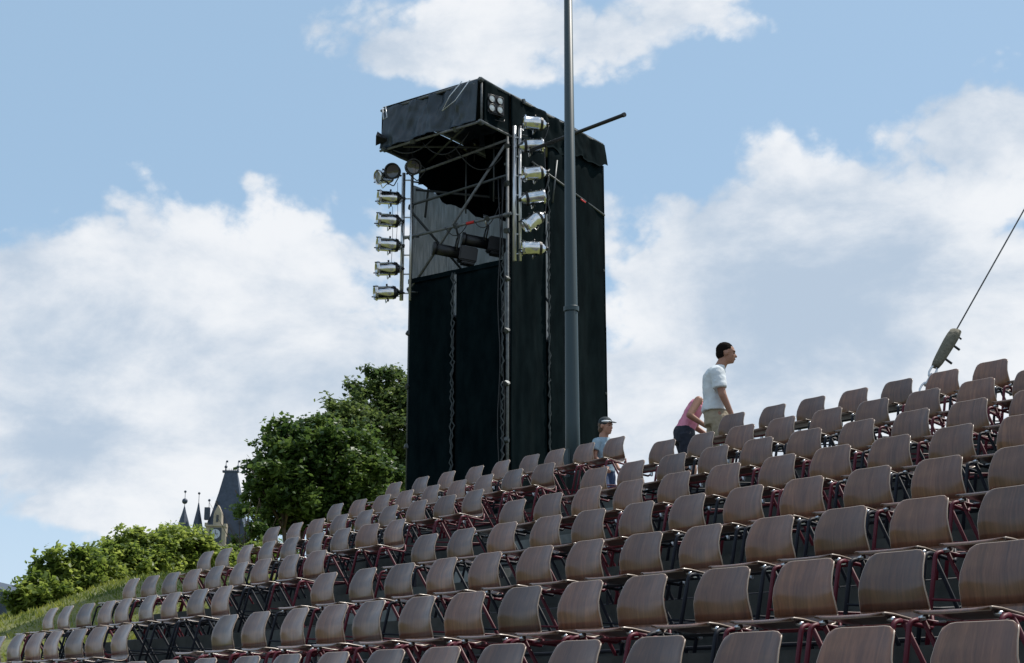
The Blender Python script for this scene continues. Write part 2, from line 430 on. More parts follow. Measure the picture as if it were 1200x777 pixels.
# ------------------------------------------------------------------ chairs
PROF = [(-.342,.466),(-.342,.473),(-.336,.480),(-.318,.485),(-.26,.482),(-.19,.472),(-.12,.462),(-.075,.460),(-.043,.468),(-.022,.487),(-.016,.512),
        (-.018,.55),(-.022,.60),(-.016,.65),(.004,.70),(.025,.74),(.037,.768),(.041,.775)]
HW = [.172,.180,.185,.188,.189,.189,.189,.189,.189,.189,.188,.186,.181,.173,.165,.159,.153,.150]
SPL = 10
def shell(i0, i1, name, flip=False):
    pts = PROF[i0:i1+1]; nw = 12; mb = MB(); T = .0085
    nrm = []
    for j in range(i0, i1+1):
        a = PROF[max(0, j-1)]; b = PROF[min(len(PROF)-1, j+1)]
        dy, dz = b[0]-a[0], b[1]-a[1]; l = hypot(dy, dz); nrm.append((-dz/l, dy/l))   # towards the sitter / up
    def P(j, k, side):
        y, z = PROF[i0+j]; hw = HW[i0+j]; s = -1+2*k/nw; n = nrm[j]
        g = i0+j
        if g >= len(PROF)-3:    # rounded top corners
            q = (len(PROF)-1-g)/2.0
            z2 = z - (.020*(1-q) + .003)*max(0, (abs(s)-.72)/.28)**2.2
        elif g <= 1: z2 = z; y = y + .025*max(0, (abs(s)-.72)/.28)**2
        else: z2 = z
        if g >= SPL: c = .018*(s*s) * min(1, (g-SPL)/3+.2); y2 = y - c; z3 = z2      # wraps round the sitter
        else: y2 = y; z3 = z2 + .005*s*s - .002
        if g == SPL: pass
        off = side*T
        return Vector((s*hw, y2 + n[0]*off, z3 + n[1]*off))
    nj = i1-i0+1
    base = 0
    for side in (0, -1):
        for j in range(nj):
            for k in range(nw+1): mb.v.append(tuple(P(j, k, side)))
    off = nj*(nw+1); w = nw+1
    for j in range(nj-1):
        for k in range(nw):
            a = j*w+k; mb.f.append((a, a+1, a+w+1, a+w)); mb.sm.append(True)
            mb.f.append((off+a, off+a+w, off+a+w+1, off+a+1)); mb.sm.append(True)
    for j in range(nj-1):
        for k in (0, nw):
            a = j*w+k; mb.f.append((a, a+w, off+a+w, off+a)); mb.sm.append(False)
    for k in range(nw):
        for j in (0, nj-1):
            a = j*w+k; mb.f.append((a, a+1, off+a+1, off+a)); mb.sm.append(False)
    me = mb.mesh(name, wood); me.materials.append(wood_rim)
    nb = 2*(nj-1)*nw
    rim = list(range(nb, len(mb.f)))
    skip = set(range(nb+2*(nj-1), len(mb.f)))
    for q_, fi in enumerate(rim):
        if fi in skip:
            jj = (fi-nb-2*(nj-1)) % 2
            if (i0 == 0 and jj == 0) or (i0 > 0 and jj == 1): me.polygons[fi].material_index = 1
        else: me.polygons[fi].material_index = 1
    bm = bmesh.new(); bm.from_mesh(me)
    bmesh.ops.recalc_face_normals(bm, faces=bm.faces[:])
    es = [e for e in bm.edges if len(e.link_faces) == 2 and e.link_faces[0].material_index != e.link_faces[1].material_index]
    bmesh.ops.bevel(bm, geom=es, offset=.0042, segments=2, affect='EDGES', material=1, profile=.5)
    for f in bm.faces:
        if f.material_index == 1: f.smooth = True
    bm.to_mesh(me); bm.free()
    return me
seat_me = shell(0, SPL, 'seat'); back_me = shell(SPL, len(PROF)-1, 'backrest')
def arc(pts, rad=.035, n=4):
    out = [Vector(pts[0])]
    for i in range(1, len(pts)-1):
        p = Vector(pts[i]); a = (Vector(pts[i-1])-p); b = (Vector(pts[i+1])-p)
        r = min(rad, a.length*.45, b.length*.45); a = p+a.normalized()*r; b = p+b.normalized()*r
        for k in range(n+1):
            t = k/n; out.append(a*(1-t)**2 + p*2*t*(1-t) + b*t*t)
    out.append(Vector(pts[-1])); return out
frame_me = {}
for cname, pm in (('red', red_paint), ('navy', navy_paint)):
    L = []
    for s in (-1, 1):
        x = .222*s
        L.append(('leg', MB().tube(arc([(x, -.425, 0), (x, -.315, .444), (x*.98, -.26, .452)], .05), .0115, 8).mesh('leg', pm)))
        L.append(('seat_rail', MB().tube([(x*.98, -.26, .452), (x*.93, -.14, .440), (x*.88, -.03, .430), (x*.84, -.004, .445), (x*.80, .000, .50)], .0105, 7).mesh('seat_rail', pm)))
        L.append(('leg', MB().tube([(x*.96, -.235, .447), (x*.99, .05, .02), (x*.99, .062, 0)], .0115, 8).mesh('leg', pm)))
    L.append(('crossbar', MB().tube([(-.216, -.19, .436), (.216, -.19, .436)], .009, 6).mesh('crossbar', pm)))
    L.append(('crossbar', MB().tube([(-.214, -.055, .19), (.214, -.055, .19)], .009, 6).mesh('crossbar', pm)))
    L.append(('crossbar', MB().tube([(-.214, -.375, .22), (.214, -.055, .19)], .007, 6).mesh('crossbar', pm)))
    frame_me[cname] = L
bracket_me = [MB().bevbox((.150*s-.02, -.20, .440), (.150*s+.02, -.16, .448), .002).mesh('bracket', steel) for s in (-1, 1)]
clip_me = [MB().tube([(.222*s*.9, -.275, .455), (.165*s, -.275, .462)], .012, 8).mesh('rail_clip', steel) for s in (-1, 1)]
knob_me = [MB().bevbox((s*.172-.018, -.012, .425), (s*.172+.018, .004, .475), .006).mesh('back_bracket', steel) for s in (-1, 1)]
ROWS = [
  ([-1.801, -2.327, -2.863, -3.359, -3.93, -4.493, -5.083, -5.683, -6.333],[0.027, 0.585, 1.092, 1.602, 2.125, 2.628, 3.137, 3.667]),
  ([-1.919, -2.473, -2.991, -3.536, -4.072, -4.635, -5.157, -5.713, -6.264],[-0.036, 0.504, 1.02, 1.528, 2.063, 2.574, 3.097, 3.619, 4.149]),
  ([-1.901, -2.432, -2.959, -3.531, -4.044, -4.59, -5.132, -5.647, -6.233],[0.019, 0.542, 1.074, 1.595, 2.105, 2.628, 3.152, 3.68, 4.181, 4.711]),
  ([-1.937, -2.435, -2.961, -3.497, -4.064, -4.594, -5.105, -5.633, -6.118],[-0.031, 0.505, 1.025, 1.542, 2.085, 2.628, 3.171, 3.682, 4.197, 4.708, 5.238]),
  ([-1.849, -2.371, -2.932, -3.421, -3.963, -4.481, -5.003, -5.553, -6.085],[-0.024, 0.52, 1.068, 1.631, 2.136, 2.67, 3.19, 3.718, 4.227, 4.761, 5.263, 5.793]),
  ([-1.885, -2.384, -2.951, -3.451, -4.035, -4.501, -5.059, -5.602, -6.105],[-0.066, 0.493, 1.026, 1.586, 2.115, 2.673, 3.195, 3.729, 4.255, 4.797, 5.312, 5.827, 6.357]),
  ([-1.868, -2.384, -2.884, -3.413, -3.91, -4.419, -4.961, -5.491, -6.021],[0.036, 0.56, 1.12, 1.647, 2.122, 2.671, 3.184, 3.732, 4.261, 4.766, 5.337, 5.869, 6.376, 6.906]),
  ([], [0.016, 0.546, 1.059, 1.614, 2.187, 2.689, 3.21, 3.75, 4.26, 4.773, 5.318, 5.862, 6.393, 6.923, 7.432, 7.962]),
]
rc = random.Random(11)
RED = {(6, 9), (6, 12), (5, 10), (4, 3), (6, 3), (5, 6), (3, 6), (4, 10), (6, -7), (7, 8), (7, 9), (1, 6), (0, 5), (2, 6)}
NAVY = {(6, 10), (7, 12), (7, 13), (7, 11), (5, 8), (4, 9), (5, 11), (3, 8), (2, 7), (5, 7)}
for r, (left, right) in enumerate(ROWS):
    rowname = 'top row' if r == 0 else ORD[r+1]+' row from the top'
    for sgn, xs in ((-1, left), (1, right)):
        for i, xc in enumerate(xs):
            c = i if sgn > 0 else -3-i
            key = (r, c)
            red = key in RED or (key not in NAVY and rc.random() < (.62 if r < 4 else .45))
            cn = 'red' if red else 'navy'
            side = 'right' if sgn > 0 else 'left'
            where = ('beside the stairs on their %s' % side) if i == 0 else '%s %s of the stairs' % (ORD[i+1], side)
            lab = 'brown plywood chair, %s frame, %s, %s' % ('red' if red else 'navy', where, rowname.replace('from the top', 'from top'))
            t = thing('tribune_chair', lab, 'chair', (xc-.165, -r*D-.038+rc.gauss(0, .006), tread(r)), rc.gauss(0, .030), 'plywood chairs on the seating terrace')
            link('seat', seat_me, t); link('backrest', back_me, t)
            for nm, me in frame_me[cn]: link(nm, me, t)
            for me in bracket_me: link('bracket', me, t)
            for me in clip_me: link('rail_clip', me, t)
            for me in knob_me: link('back_bracket', me, t)
        if xs:
            x0, x1 = min(xs)-.4, max(xs)+.1
            t = thing('floor_rail', 'dark steel rail fixing the chairs %s of the stairs, %s' % ('right' if sgn > 0 else 'left', rowname), 'rail', ((x0+x1)/2, -r*D-.02, tread(r)), 0, 'rails under the chair rows')
            hw = (x1-x0)/2
            MB().tube([(-hw, .035, .20), (hw, .035, .20)], .013, 8).build('rail_tube', navy_paint, t)
            MB().tube([(-hw, .035, .055), (hw, .035, .055)], .013, 8).build('rail_tube', navy_paint, t)
            n = max(2, int(hw*2/1.06))
            pm = MB().box((-.012, .022, 0), (.012, .048, .205)).mesh('post', navy_paint)
            for k in range(n+1):
                o = link('post', pm, t); o.location = (-hw+2*hw*k/n, 0, 0)

# ------------------------------------------------------------------ lamp mast and guy wire
pp = at(671, 520, 17.9)
t = thing('lamp_mast', 'tall blue grey tapered steel mast standing behind the top row', 'mast', (pp.x, pp.y, TOP))
MB().tube([(0, 0, 0), (0, 0, 1.2), (0, 0, 11.5)], [.097, .089, .026], 24).build('pole', pole_paint, t)
MB().lathe([(.0, .0), (.19, 0), (.19, .02), (.12, .025), (.103, .06)], n=20).build('base_plate', pole_paint, t)
MB().lathe([(.0925, 2.6), (.097, 2.605), (.097, 2.66), (.0925, 2.665)], n=24, sm=False).build('joint_band', pole_paint, t)
MB().bevbox((-.05, -.105, .5), (.05, -.08, .85), .006).build('service_hatch', pole_paint, t)
MB().lathe([(.026, 11.5), (.03, 11.52), (.02, 11.56), (0, 11.57)], n=16).build('cap', pole_paint, t)
a = Vector(at(1085, 452, 14.3)); w1 = Vector(at(1096, 430, 14.35)); w2 = Vector(at(1120, 388, 14.5)); d = (w2-a).normalized()
wend = Vector(at(1200, 246, 15.0)); wend = w2 + (wend-w2)*6
t = thing('guy_wire', 'thin steel guy wire with canvas covered tensioner and chain, rising off the top row', 'guy wire', a)
MB().tube([w2-a, wend-a], .0072, 6).build('wire', galv, t)
body = []; rad = []
for k in range(9):
    s = k/8; body.append((w1-a).lerp(w2-a, s)); rad.append([.046,.060,.066,.070,.073,.076,.078,.076,.066][k])
sl = MB().tube(body, rad, 14, flat=.62).build('canvas_sleeve', cover_olive, t)
perp = RT - d*RT.dot(d); perp.normalize()
for s in (.30, .68, .93):
    p = (w1-a).lerp(w2-a, s); q = p + perp*(.12 if s < .9 else .085) - d*.02
    MB().tube([p, q], .012 if s < .9 else .009, 8).build('strap_peg', blackm, t)
gnd = a - d*((a.z-TOP)/d.z)
p0 = (w1-a); p1 = gnd-a; nl = 11
for k in range(nl):
    s0 = k/nl; c = p0.lerp(p1, (k+.5)/nl); ln = (p1-p0).length/nl*.68
    side = perp if k % 2 == 0 else d.cross(perp)
    pts = [c + d*(ln*cos(2*pi*j/10)) + side*(.030*sin(2*pi*j/10)) for j in range(11)]
    MB().tube(pts, .011, 6, caps=False).build('chain_link', steel if k < 3 else galv_dark, t)
MB().box(tuple(p1+Vector((-.09, -.09, 0))), tuple(p1+Vector((.09, .09, .02)))).build('anchor_plate', galv_dark, t)

# ------------------------------------------------------------------ scaffold tower
TA = Vector((-.96173, -.27399, 0)); TB = Vector((-.27399, .96173, 0)); Z = Vector((0, 0, 1))
TN = Vector((-7.2924, 2.0066, 0))       # near corner of the roof
LA, LB, EX = 2.014, 3.524, .70
ZT, ZB, ZF, Z0 = 6.75, 6.03, 3.889, -1.05
def tp(a, b, z): return TN + TA*a + TB*b + Z*(z-Z0)
TO = TN + Z*Z0
tower = thing('scaffold_tower', 'tall scaffold lighting tower wrapped in black scrim with tarpaulin roof', 'lighting tower', TO)
def tpl(a, b, z): return TA*a + TB*b + Z*(z-Z0)
def ttube(p, q, r=.0245, m=galv, name='scaffold_tube'): return MB().tube([tpl(*p), tpl(*q)], r, 10).build(name, m, tower)
ttube((0, EX, Z0), (0, EX, ZT-.02), .027, galv, 'corner_pole')
ttube((LA, EX, Z0), (LA, EX, ZT-.05), .027, galv_dark, 'corner_pole')
ttube((0, LB, Z0), (0, LB, ZT-.05), .027, galv_dark, 'corner_pole')
ttube((LA, LB, Z0), (LA, LB, ZT-.05), .027, galv_dark, 'corner_pole')
# roof frame
e = .03
for z in (ZT, ZB):
    m = galv
    ttube((-e, -.05, z), (LA+.12, -.05+.05, z), .022, m)
    ttube((-.03, -.1, z), (-.03, LB if z == ZT else EX+.15, z), .024 if z == ZT else .022, m)
    ttube((LA+.03, 0, z), (LA+.03, LB, z), .022, galv_dark)
    ttube((0, LB+.03, z), (LA, LB+.03, z), .022, galv_dark)
ttube((0, 0, ZB-.02), (0, 0, ZT+.03), .022, galv)
ttube((LA, 0, ZB-.02), (LA, 0, ZT-.01), .022, galv)
# bracing in the open upper front
ttube((LA, EX, 5.25), (0, EX, 5.35), .022, galv_dark)
ttube((LA-.02, EX-.02, 3.75), (.02, EX-.05, 5.85), .024, galv)
ttube((-.12, EX-.06, 4.66), (LA+.10, EX-.06, 4.66), .024, galv)
ttube((LA-.1, LB-.3, 5.1), (.35, LB-.3, 3.2), .022, galv_dark)
ttube((LA-.02, EX, 5.1), (LA-.02, LB-.4, 3.9), .022, galv_dark)
ttube((LA, EX+.1, 5.55), (0, LB-.1, 5.55), .022, galv_dark)
ttube((.05, EX, 5.55), (.05, LB, 5.9), .022, galv_dark)
ttube((LA-.05, EX+.3, 5.1), (LA-.05, EX+.5, 6.6), .020, galv_dark)
ttube((-.05, EX+.6, 5.75), (-.05, LB, 5.42), .020, galv_dark)
ttube((-.05, EX+1.2, 5.2), (-.05, EX+1.35, 6.0), .020, galv_dark)
ttube((LA-.1, EX+.25, ZB), (.4, .05, ZB+.02), .02, galv_dark)
ttube((LA-.3, .1, ZB+.02), (.2, EX+.6, ZB+.02), .02, galv_dark)
ttube((LA, EX-.02, 5.78), (0, EX-.02, 5.95), .022, galv)
ttube((LA*.5, EX+.2, ZB-.05), (LA*.5, EX+.2, 4.95), .014, galv_dark)
ttube((.35, EX+.1, ZB+.1), (.35, EX+.1, 5.0), .014, galv_dark)
ttube((LA, LB-.1, 5.6), (.05, EX+.2, 4.2), .020, galv_dark)
tt = onplane(625, 172, TO+TB*(EX+.9), TB); 
# long tube sticking out to the right
pa = at(622, 176, 22.3); pb = at(730, 135, 20.6)
MB().tube([Vector(pa)-TO, Vector(pb)-TO], .030, 10).build('outrigger_tube', blackm, tower)
MB().tube([Vector(pb)-TO, Vector(pb)-TO+(Vector(pb)-Vector(pa)).normalized()*.04], .036, 10).build('end_cap', blackm, tower)
MB().tube([tpl(.78, EX-.06, 4.66), tpl(.62, EX-.06, 4.66)], .0255, 10).build('marking_tape', red_tape, tower)
MB().tube([tpl(-.05, 2.75, 5.505), tpl(-.05, 2.90, 5.483)], .0225, 10).build('marking_tape', red_tape, tower)
# couplers
cm = MB().bevbox((-.045, -.04, -.04), (.045, .04, .04), .012).mesh('coupler', galv_dark)
for (a_, b_, z_) in [(0, EX, z) for z in (.2, 1.0, 1.9, 2.75, 3.6, 4.4, 4.66, 5.2, 5.85)] + [(LA, EX, z) for z in (.2, 1.1, 2.1, 3.0, 3.75, 4.66, 5.2)] + \
        [(0, 0, ZB), (0, 0, ZT), (LA, 0, ZB), (1.0, EX-.04, 4.66), (LB and .35, EX-.06, 4.66), (0, LB, 4.4), (0, LB, 2.2), (-.03, 1.1, ZT), (.5, 0, ZB), (1.4, 0, ZB)]:
    o = link('coupler', cm, tower); o.location = tpl(a_, b_, z_) + TB*-.02; o.rotation_euler = (rng.random(), rng.random(), rng.random()*3)
# cloth panels: subdivided, wrinkled, with thickness
def cloth(name, p00, p10, p11, p01, m, nu=24, nv=30, amp=.02, fu=5, fv=1.2, seed=0, th=.006, edge=None):
    p00, p10, p11, p01 = map(Vector, (p00, p10, p11, p01)); n = (p10-p00).cross(p01-p00).normalized(); mb = MB()
    for s in (0, 1):
        for j in range(nv+1):
            for i in range(nu+1):
                u, v = i/nu, j/nv
                p = (p00*(1-u)+p10*u)*(1-v) + (p01*(1-u)+p11*u)*v
                if edge: p = p + Z*edge(u)*(1-v)
                k = min(1, 5*min(u, 1-u)+.1)*1.0
                w = noise.noise(Vector((u*fu+seed, v*fv, seed*3.1)))*amp + noise.noise(Vector((u*fu*3.1, v*fv*3+seed, 7)))*amp*.35
                mb.v.append(tuple(p + n*(w*k + s*th)))
    w1_ = nu+1; off = (nu+1)*(nv+1)
    for j in range(nv):
        for i in range(nu):
            a = j*w1_+i; mb.f.append((a, a+1, a+w1_+1, a+w1_)); mb.sm.append(True)
            mb.f.append((off+a, off+a+w1_, off+a+w1_+1, off+a+1)); mb.sm.append(True)
    for i in range(nu):
        for j in (0, nv): a = j*w1_+i; mb.f.append((a, a+1, off+a+1, off+a)); mb.sm.append(False)
    for j in range(nv):
        for i in (0, nu): a = j*w1_+i; mb.f.append((a, a+w1_, off+a+w1_, off+a)); mb.sm.append(False)
    return mb.build(name, m, tower)
fe = lambda u: .02*abs(sin(u*9*pi))
# front: two lower sheets laced together
cloth('side_panel', tpl(1.00, EX-.035, Z0), tpl(.03, EX-.035, Z0), tpl(.03, EX-.035, ZF), tpl(1.00, EX-.035, ZF), cloth_black, seed=1, amp=.05, fu=2.2, fv=4)
cloth('side_panel', tpl(LA-.03, EX-.035, Z0), tpl(1.06, EX-.035, Z0), tpl(1.06, EX-.035, ZF-.01), tpl(LA-.03, EX-.035, ZF), cloth_black, seed=2, amp=.05, fu=2.2, fv=4)
# right face, three sheets, full height
cloth('side_panel', tpl(-.035, EX+.04, Z0), tpl(-.035, EX+1.02, Z0), tpl(-.035, EX+1.02, 6.2), tpl(-.035, EX+.04, 6.1), cloth_black, seed=3, amp=.05, fu=2.2, fv=4)
cloth('side_panel', tpl(-.035, EX+1.09, Z0), tpl(-.035, LB+.02, Z0), tpl(-.035, LB+.02, 6.35), tpl(-.035, EX+1.09, 6.25), cloth_black, seed=4, amp=.05, fu=3, fv=4)
cloth('side_panel', tpl(-.03, LB+.035, Z0), tpl(LA, LB+.035, Z0), tpl(LA, LB+.035, ZF-.5), tpl(-.03, LB+.035, ZF-.5), cloth_black, seed=5, amp=.05, fu=3, fv=4)
cloth('side_panel', tpl(LA+.035, EX, Z0), tpl(LA+.035, LB, Z0), tpl(LA+.035, LB, ZF-.3), tpl(LA+.035, EX, ZF-.3), cloth_black, seed=6, amp=.04, fu=3, fv=4)
cloth('scrim_panel', tpl(LA+.02, EX+.03, ZF-.35), tpl(LA+.02, LB, ZF-.35), tpl(LA+.02, LB, 5.75), tpl(LA+.02, EX+.03, 5.62), scrim, seed=7, amp=.02, fu=3, fv=2)
cloth('scrim_panel', tpl(.02, LB+.0, ZF-.6), tpl(LA, LB+.0, ZF-.6), tpl(LA, LB+.0, 5.9), tpl(.02, LB+.0, 5.9), scrim, seed=8, amp=.02, fu=3, fv=2)
# dark drapes inside the head of the tower
dr = lambda u: -.13*sin(pi*u)**1.5 + .035*sin(u*17) + .02*sin(u*41)
cloth('inner_drape', tpl(LA-.10, EX+.04, 5.60), tpl(LA-.10, LB-.06, 5.62), tpl(LA-.10, LB-.06, ZT-.1), tpl(LA-.10, EX+.10, ZT-.1), cloth_black, seed=9, amp=.07, fu=5, fv=2, edge=dr)
cloth('inner_drape', tpl(.10, LB-.2, 5.72), tpl(LA-.1, LB-.2, 5.72), tpl(LA-.1, LB-.2, ZT-.1), tpl(.10, LB-.2, ZT-.1), cloth_black, seed=10, amp=.08, fu=5, fv=2, edge=dr)
cloth('inner_drape', tpl(.35, EX+1.2, 5.75), tpl(LA*.55, EX+1.0, 5.45), tpl(LA*.62, EX+1.0, ZT-.1), tpl(.25, EX+1.2, ZT-.1), cloth_black, seed=12, amp=.10, fu=5, fv=2, edge=dr)
# roof and its hanging edges
cloth('roof_sheet', tpl(-.03, -.04, ZT+.03), tpl(-.03, LB+.05, ZT+.03), tpl(LA+.05, LB+.05, ZT+.03), tpl(LA+.05, -.04, ZT+.03), tarp, seed=13, amp=.03)
cloth('roof_skirt', tpl(LA+.08, -.055, ZB+.01), tpl(.05, -.085, ZB+.02), tpl(.02, -.07, ZT+.0), tpl(LA-.02, -.045, ZT+.0), tarp, 70, 16, amp=.10, fu=10, fv=1.6, seed=14)
cloth('roof_skirt', tpl(-.06, EX+.02, ZB-.0), tpl(-.10, LB+.06, ZT-.42), tpl(-.05, LB+.04, ZT), tpl(-.05, EX+.02, ZT), cloth_black, 60, 14, amp=.07, fu=12, fv=1.0, seed=15, edge=lambda u: .03*sin(u*20)+.02*sin(u*47))
cloth('roof_skirt', tpl(-.045, .0, ZB+.02), tpl(-.045, EX-.02, ZB+.02), tpl(-.045, EX-.02, ZT), tpl(-.045, .0, ZT), cloth_black, 14, 14, amp=.03, fu=3, fv=1.2, seed=16)
cloth('roof_skirt', tpl(LA+.07, LB, ZB), tpl(LA+.07, -.03, ZB), tpl(LA+.07, -.03, ZT), tpl(LA+.07, LB, ZT), tarp, 30, 10, amp=.05, seed=17)
# the loose tarpaulin corner and cord loops
cord = alu_bar
MB().tube([tpl(.30, -.13, ZT+.02), tpl(.52, -.17, ZT-.20), tpl(.66, -.18, ZB+.30), tpl(.40, -.17, ZB+.42), tpl(.14, -.13, ZT+.0)], .009, 6).build('tie_cord', cord, tower)
MB().tube([tpl(LA-.08, -.12, ZT-.0), tpl(LA-.14, -.14, ZT-.22), tpl(LA-.05, -.13, ZT-.24), tpl(LA-.02, -.12, ZT-.02)], .008, 6).build('tie_cord', cord, tower)
# twisted lacing between the sheets, one cord per seam
def lacing(a_, b_, z0, z1, nrm, seed):
    rr = random.Random(seed); mb = MB(); pts = []; z = z0; k = 0
    while z < z1:
        s = 1 if k % 2 else -1
        pts.append(tpl(a_, b_, z) + (TA if abs(nrm.dot(TB)) > .5 else TB)*(s*rr.uniform(.0, .035)) + nrm*rr.uniform(.01, .03)); z += rr.uniform(.04, .12); k += 1
    mb.tube(pts, .013, 5); mb.build('seam_lacing', mat('worn lacing cord', (.03, .04, .045), .6), tower)
lacing(1.03, EX-.05, Z0+.1, ZF, -TB, 1)
lacing(1.05, EX-.06, Z0+.1, ZF, -TB, 5)
lacing(-.06, EX+1.04, Z0+.1, 5.8, -TA, 8)
lacing(-.055, EX+1.055, Z0+.1, 5.8, -TA, 2)
lacing(.04, EX-.06, 2.0, 4.2, -TB, 3)
lacing(.03, EX-.07, 0.3, 2.0, -TB, 4)
cloth('hem', tpl(LA, EX-.055, ZF-.05), tpl(.02, EX-.055, ZF-.05), tpl(.02, EX-.055, ZF+.03), tpl(LA, EX-.055, ZF+.03), cloth_black, 30, 2, amp=.015, fu=8, seed=19)

# ------------------------------------------------------------------ spotlights
FWH = Vector((FW.x, FW.y, 0)).normalized(); VN = FWH
def can(p, axis, label, mt=alu, ln=.40, group='silver can spotlights on the tower', yoke_dir=None, rr=.116, name='can_spotlight', arm=None):
    """axis points from the lamp cap to the lens; origin at the can's middle"""
    mtx = frame(p, axis, FWH)
    t = thing(name, label, 'spotlight', group=group, mtx=mtx)
    h = ln/2
    MB().lathe([(0, -h*.95), (.035, -h*.95), (.042, -h*.86), (.060, -h*.82), (rr*.80, -h*.60), (rr*.95, -h*.38), (rr*.97, -h*.1), (rr*.97, h*.78), (rr, h*.80), (rr, h), (rr*.93, h), (rr*.90, h*.7), (rr*.9, 0)], n=22).build('can', mt, t); body_ = t.children[0]
    MB().lathe([(0, h*.40), (rr*.6, h*.42), (rr*.88, h*.48)], n=22).build('lens', lens_white if mt is alu else black_lens, body_)
    MB().lathe([(rr*1.0, h*.80), (rr*1.13, h*.80), (rr*1.13, h*.92), (rr*1.0, h*.92)], n=22, sm=False).build('filter_frame', mt, body_)
    MB().tube(arc([(0, rr*1.04, 0), (rr*1.75, rr*1.04, 0), (rr*1.75, -rr*1.04, 0), (0, -rr*1.04, 0)], .03), .009, 6).build('yoke', blackm if mt is not alu else alu_bar, t)
    MB().lathe([(0, -h*1.12), (.03, -h*1.12), (.034, -h*.93), (0, -h*.93)], n=12).build('lamp_cap', blackm, body_)
    MB().lathe([(rr*.82, -h*.62), (rr*.90, -h*.61), (rr*1.0, -h*.40), (rr*.96, -h*.39)], n=22, sm=False).build('vent_ring', blackm, body_)
    for a_ in (.3, 2.2, 4.1):
        MB().bevbox((rr*cos(a_)-.009, rr*sin(a_)-.009, h*.72), (rr*cos(a_)+.009, rr*sin(a_)+.009, h*1.12), .003).build('filter_clip', blackm, body_)
    for s in (-1, 1):
        MB().tube([(0, s*rr*.95, 0), (0, s*rr*1.28, 0)], .016, 8).build('tilt_knob', blackm, t)
    if arm is not None: MB().tube([Vector((0, 0, -h*.3)), mtx.inverted() @ Vector(arm)], .013, 6).build('arm', blackm, t)
    k = MB().tube([(rr*.5, 0, -h*.9), (rr*1.2, .03, -h*1.1), (rr*1.6, .02, -h*.4)], .006, 5); k.build('power_lead', blackm, t)
    return t
def proj_depth(u, v, base, n): return onplane(u, v, base, n)
# left lamp bar: two uprights with rungs just left of the tower
def ladder(us, ut, v0, v1, depth_pt, label, m=alu_bar, w=.10):
    top = onplane(us, v0, depth_pt, VN); bot = onplane(us, v1, depth_pt, VN)
    t = thing('lamp_ladder', label, 'lamp bar', (top.x, top.y, bot.z), 0, 'vertical lamp bars on the tower')
    h = top.z-bot.z; dirv = RT.copy()
    for s in (-.5, .5):
        MB().tube([dirv*(w*s), dirv*(w*s)+Z*h], .034 if s < 0 else .024, 10).build('upright', m, t)
    for k in range(int(h/.33)+1):
        z = .12 + k*.33
        if z < h: MB().tube([dirv*(-w*.5)+Z*z, dirv*(w*.5)+Z*z], .012, 6).build('rung', m, t)
    for z in (.15, h*.5, h-.15):
        MB().tube([Z*z + dirv*w*.5, Z*z + dirv*(w*.5+.13) + FWH*.05], .015, 6).build('standoff', galv_dark, t)
    return t
Lp = TO + TA*(LA+.0) + TB*(EX-.28)
ladder(478, 0, 203, 352, Lp, 'bright vertical lamp bar on the left edge of the tower', w=.14)
Rp = TO + TA*(-.18) + TB*(EX+.12)
ladder(606, 0, 148, 306, Rp, 'bright vertical lamp bar at the near corner of the tower', w=.09)
lv = [(458, 232), (457, 258.5), (457, 287), (456, 315), (454, 343)]
tilt = [.03, .00, .0, .10, .10]
for i, (u, v) in enumerate(lv):
    p = onplane(u, v, Lp-FWH*.15, VN)
    ax = (-RT + Z*-tilt[i] - FWH*.28)
    can(p, ax, 'silver can spotlight, %s of the five hanging clear of the tower left edge' % ['topmost','second','middle','fourth','lowest'][i], yoke_dir=1, ln=.44, arm=onplane(474, v, Lp-FWH*.05, VN))
p = onplane(452, 207, Lp-FWH*.05, VN); can(p, -RT*.7-Z*.25-FWH*.5, 'silver can spotlight half hidden behind a round black lamp at roof corner', ln=.34)
for i, (u, v, tx) in enumerate([(461, 201, 'round black spotlight under the left roof corner, left one of two'), (483, 196, 'round black spotlight under the left roof corner, right one of two')]):
    p = onplane(u, v, Lp-FWH*.55, VN); can(p, -FWH-Z*.25-RT*(.15-.5*i), tx, mt=blackm, ln=.22, group='black lamps under the roof', rr=.12, name='black_spotlight')
rv = [(627, 145, 0.02, .45), (622, 171, -.10, .5), (627, 203, -.16, .45), (624, 232, -.22, .45), (626, 258, -.75, .5), (626, 291, .0, .3)]
for i, (u, v, tl, toward) in enumerate(rv):
    p = onplane(u, v, Rp-FWH*.12, VN)
    ax = (-RT - Z*(-tl if False else -tl) * -1 - FWH*toward*.4)
    ax = Vector((-RT.x - FWH.x*toward*.4, -RT.y - FWH.y*toward*.4, tl))
    if i in (1, 3): ax = -ax; 
    can(p, ax, 'silver can spotlight, %s of the six stacked at the near tower corner' % ['topmost','second','third','fourth','steeply tilted fifth','lowest'][i], ln=.40, arm=onplane(608, v+2, Rp-FWH*.02, VN))
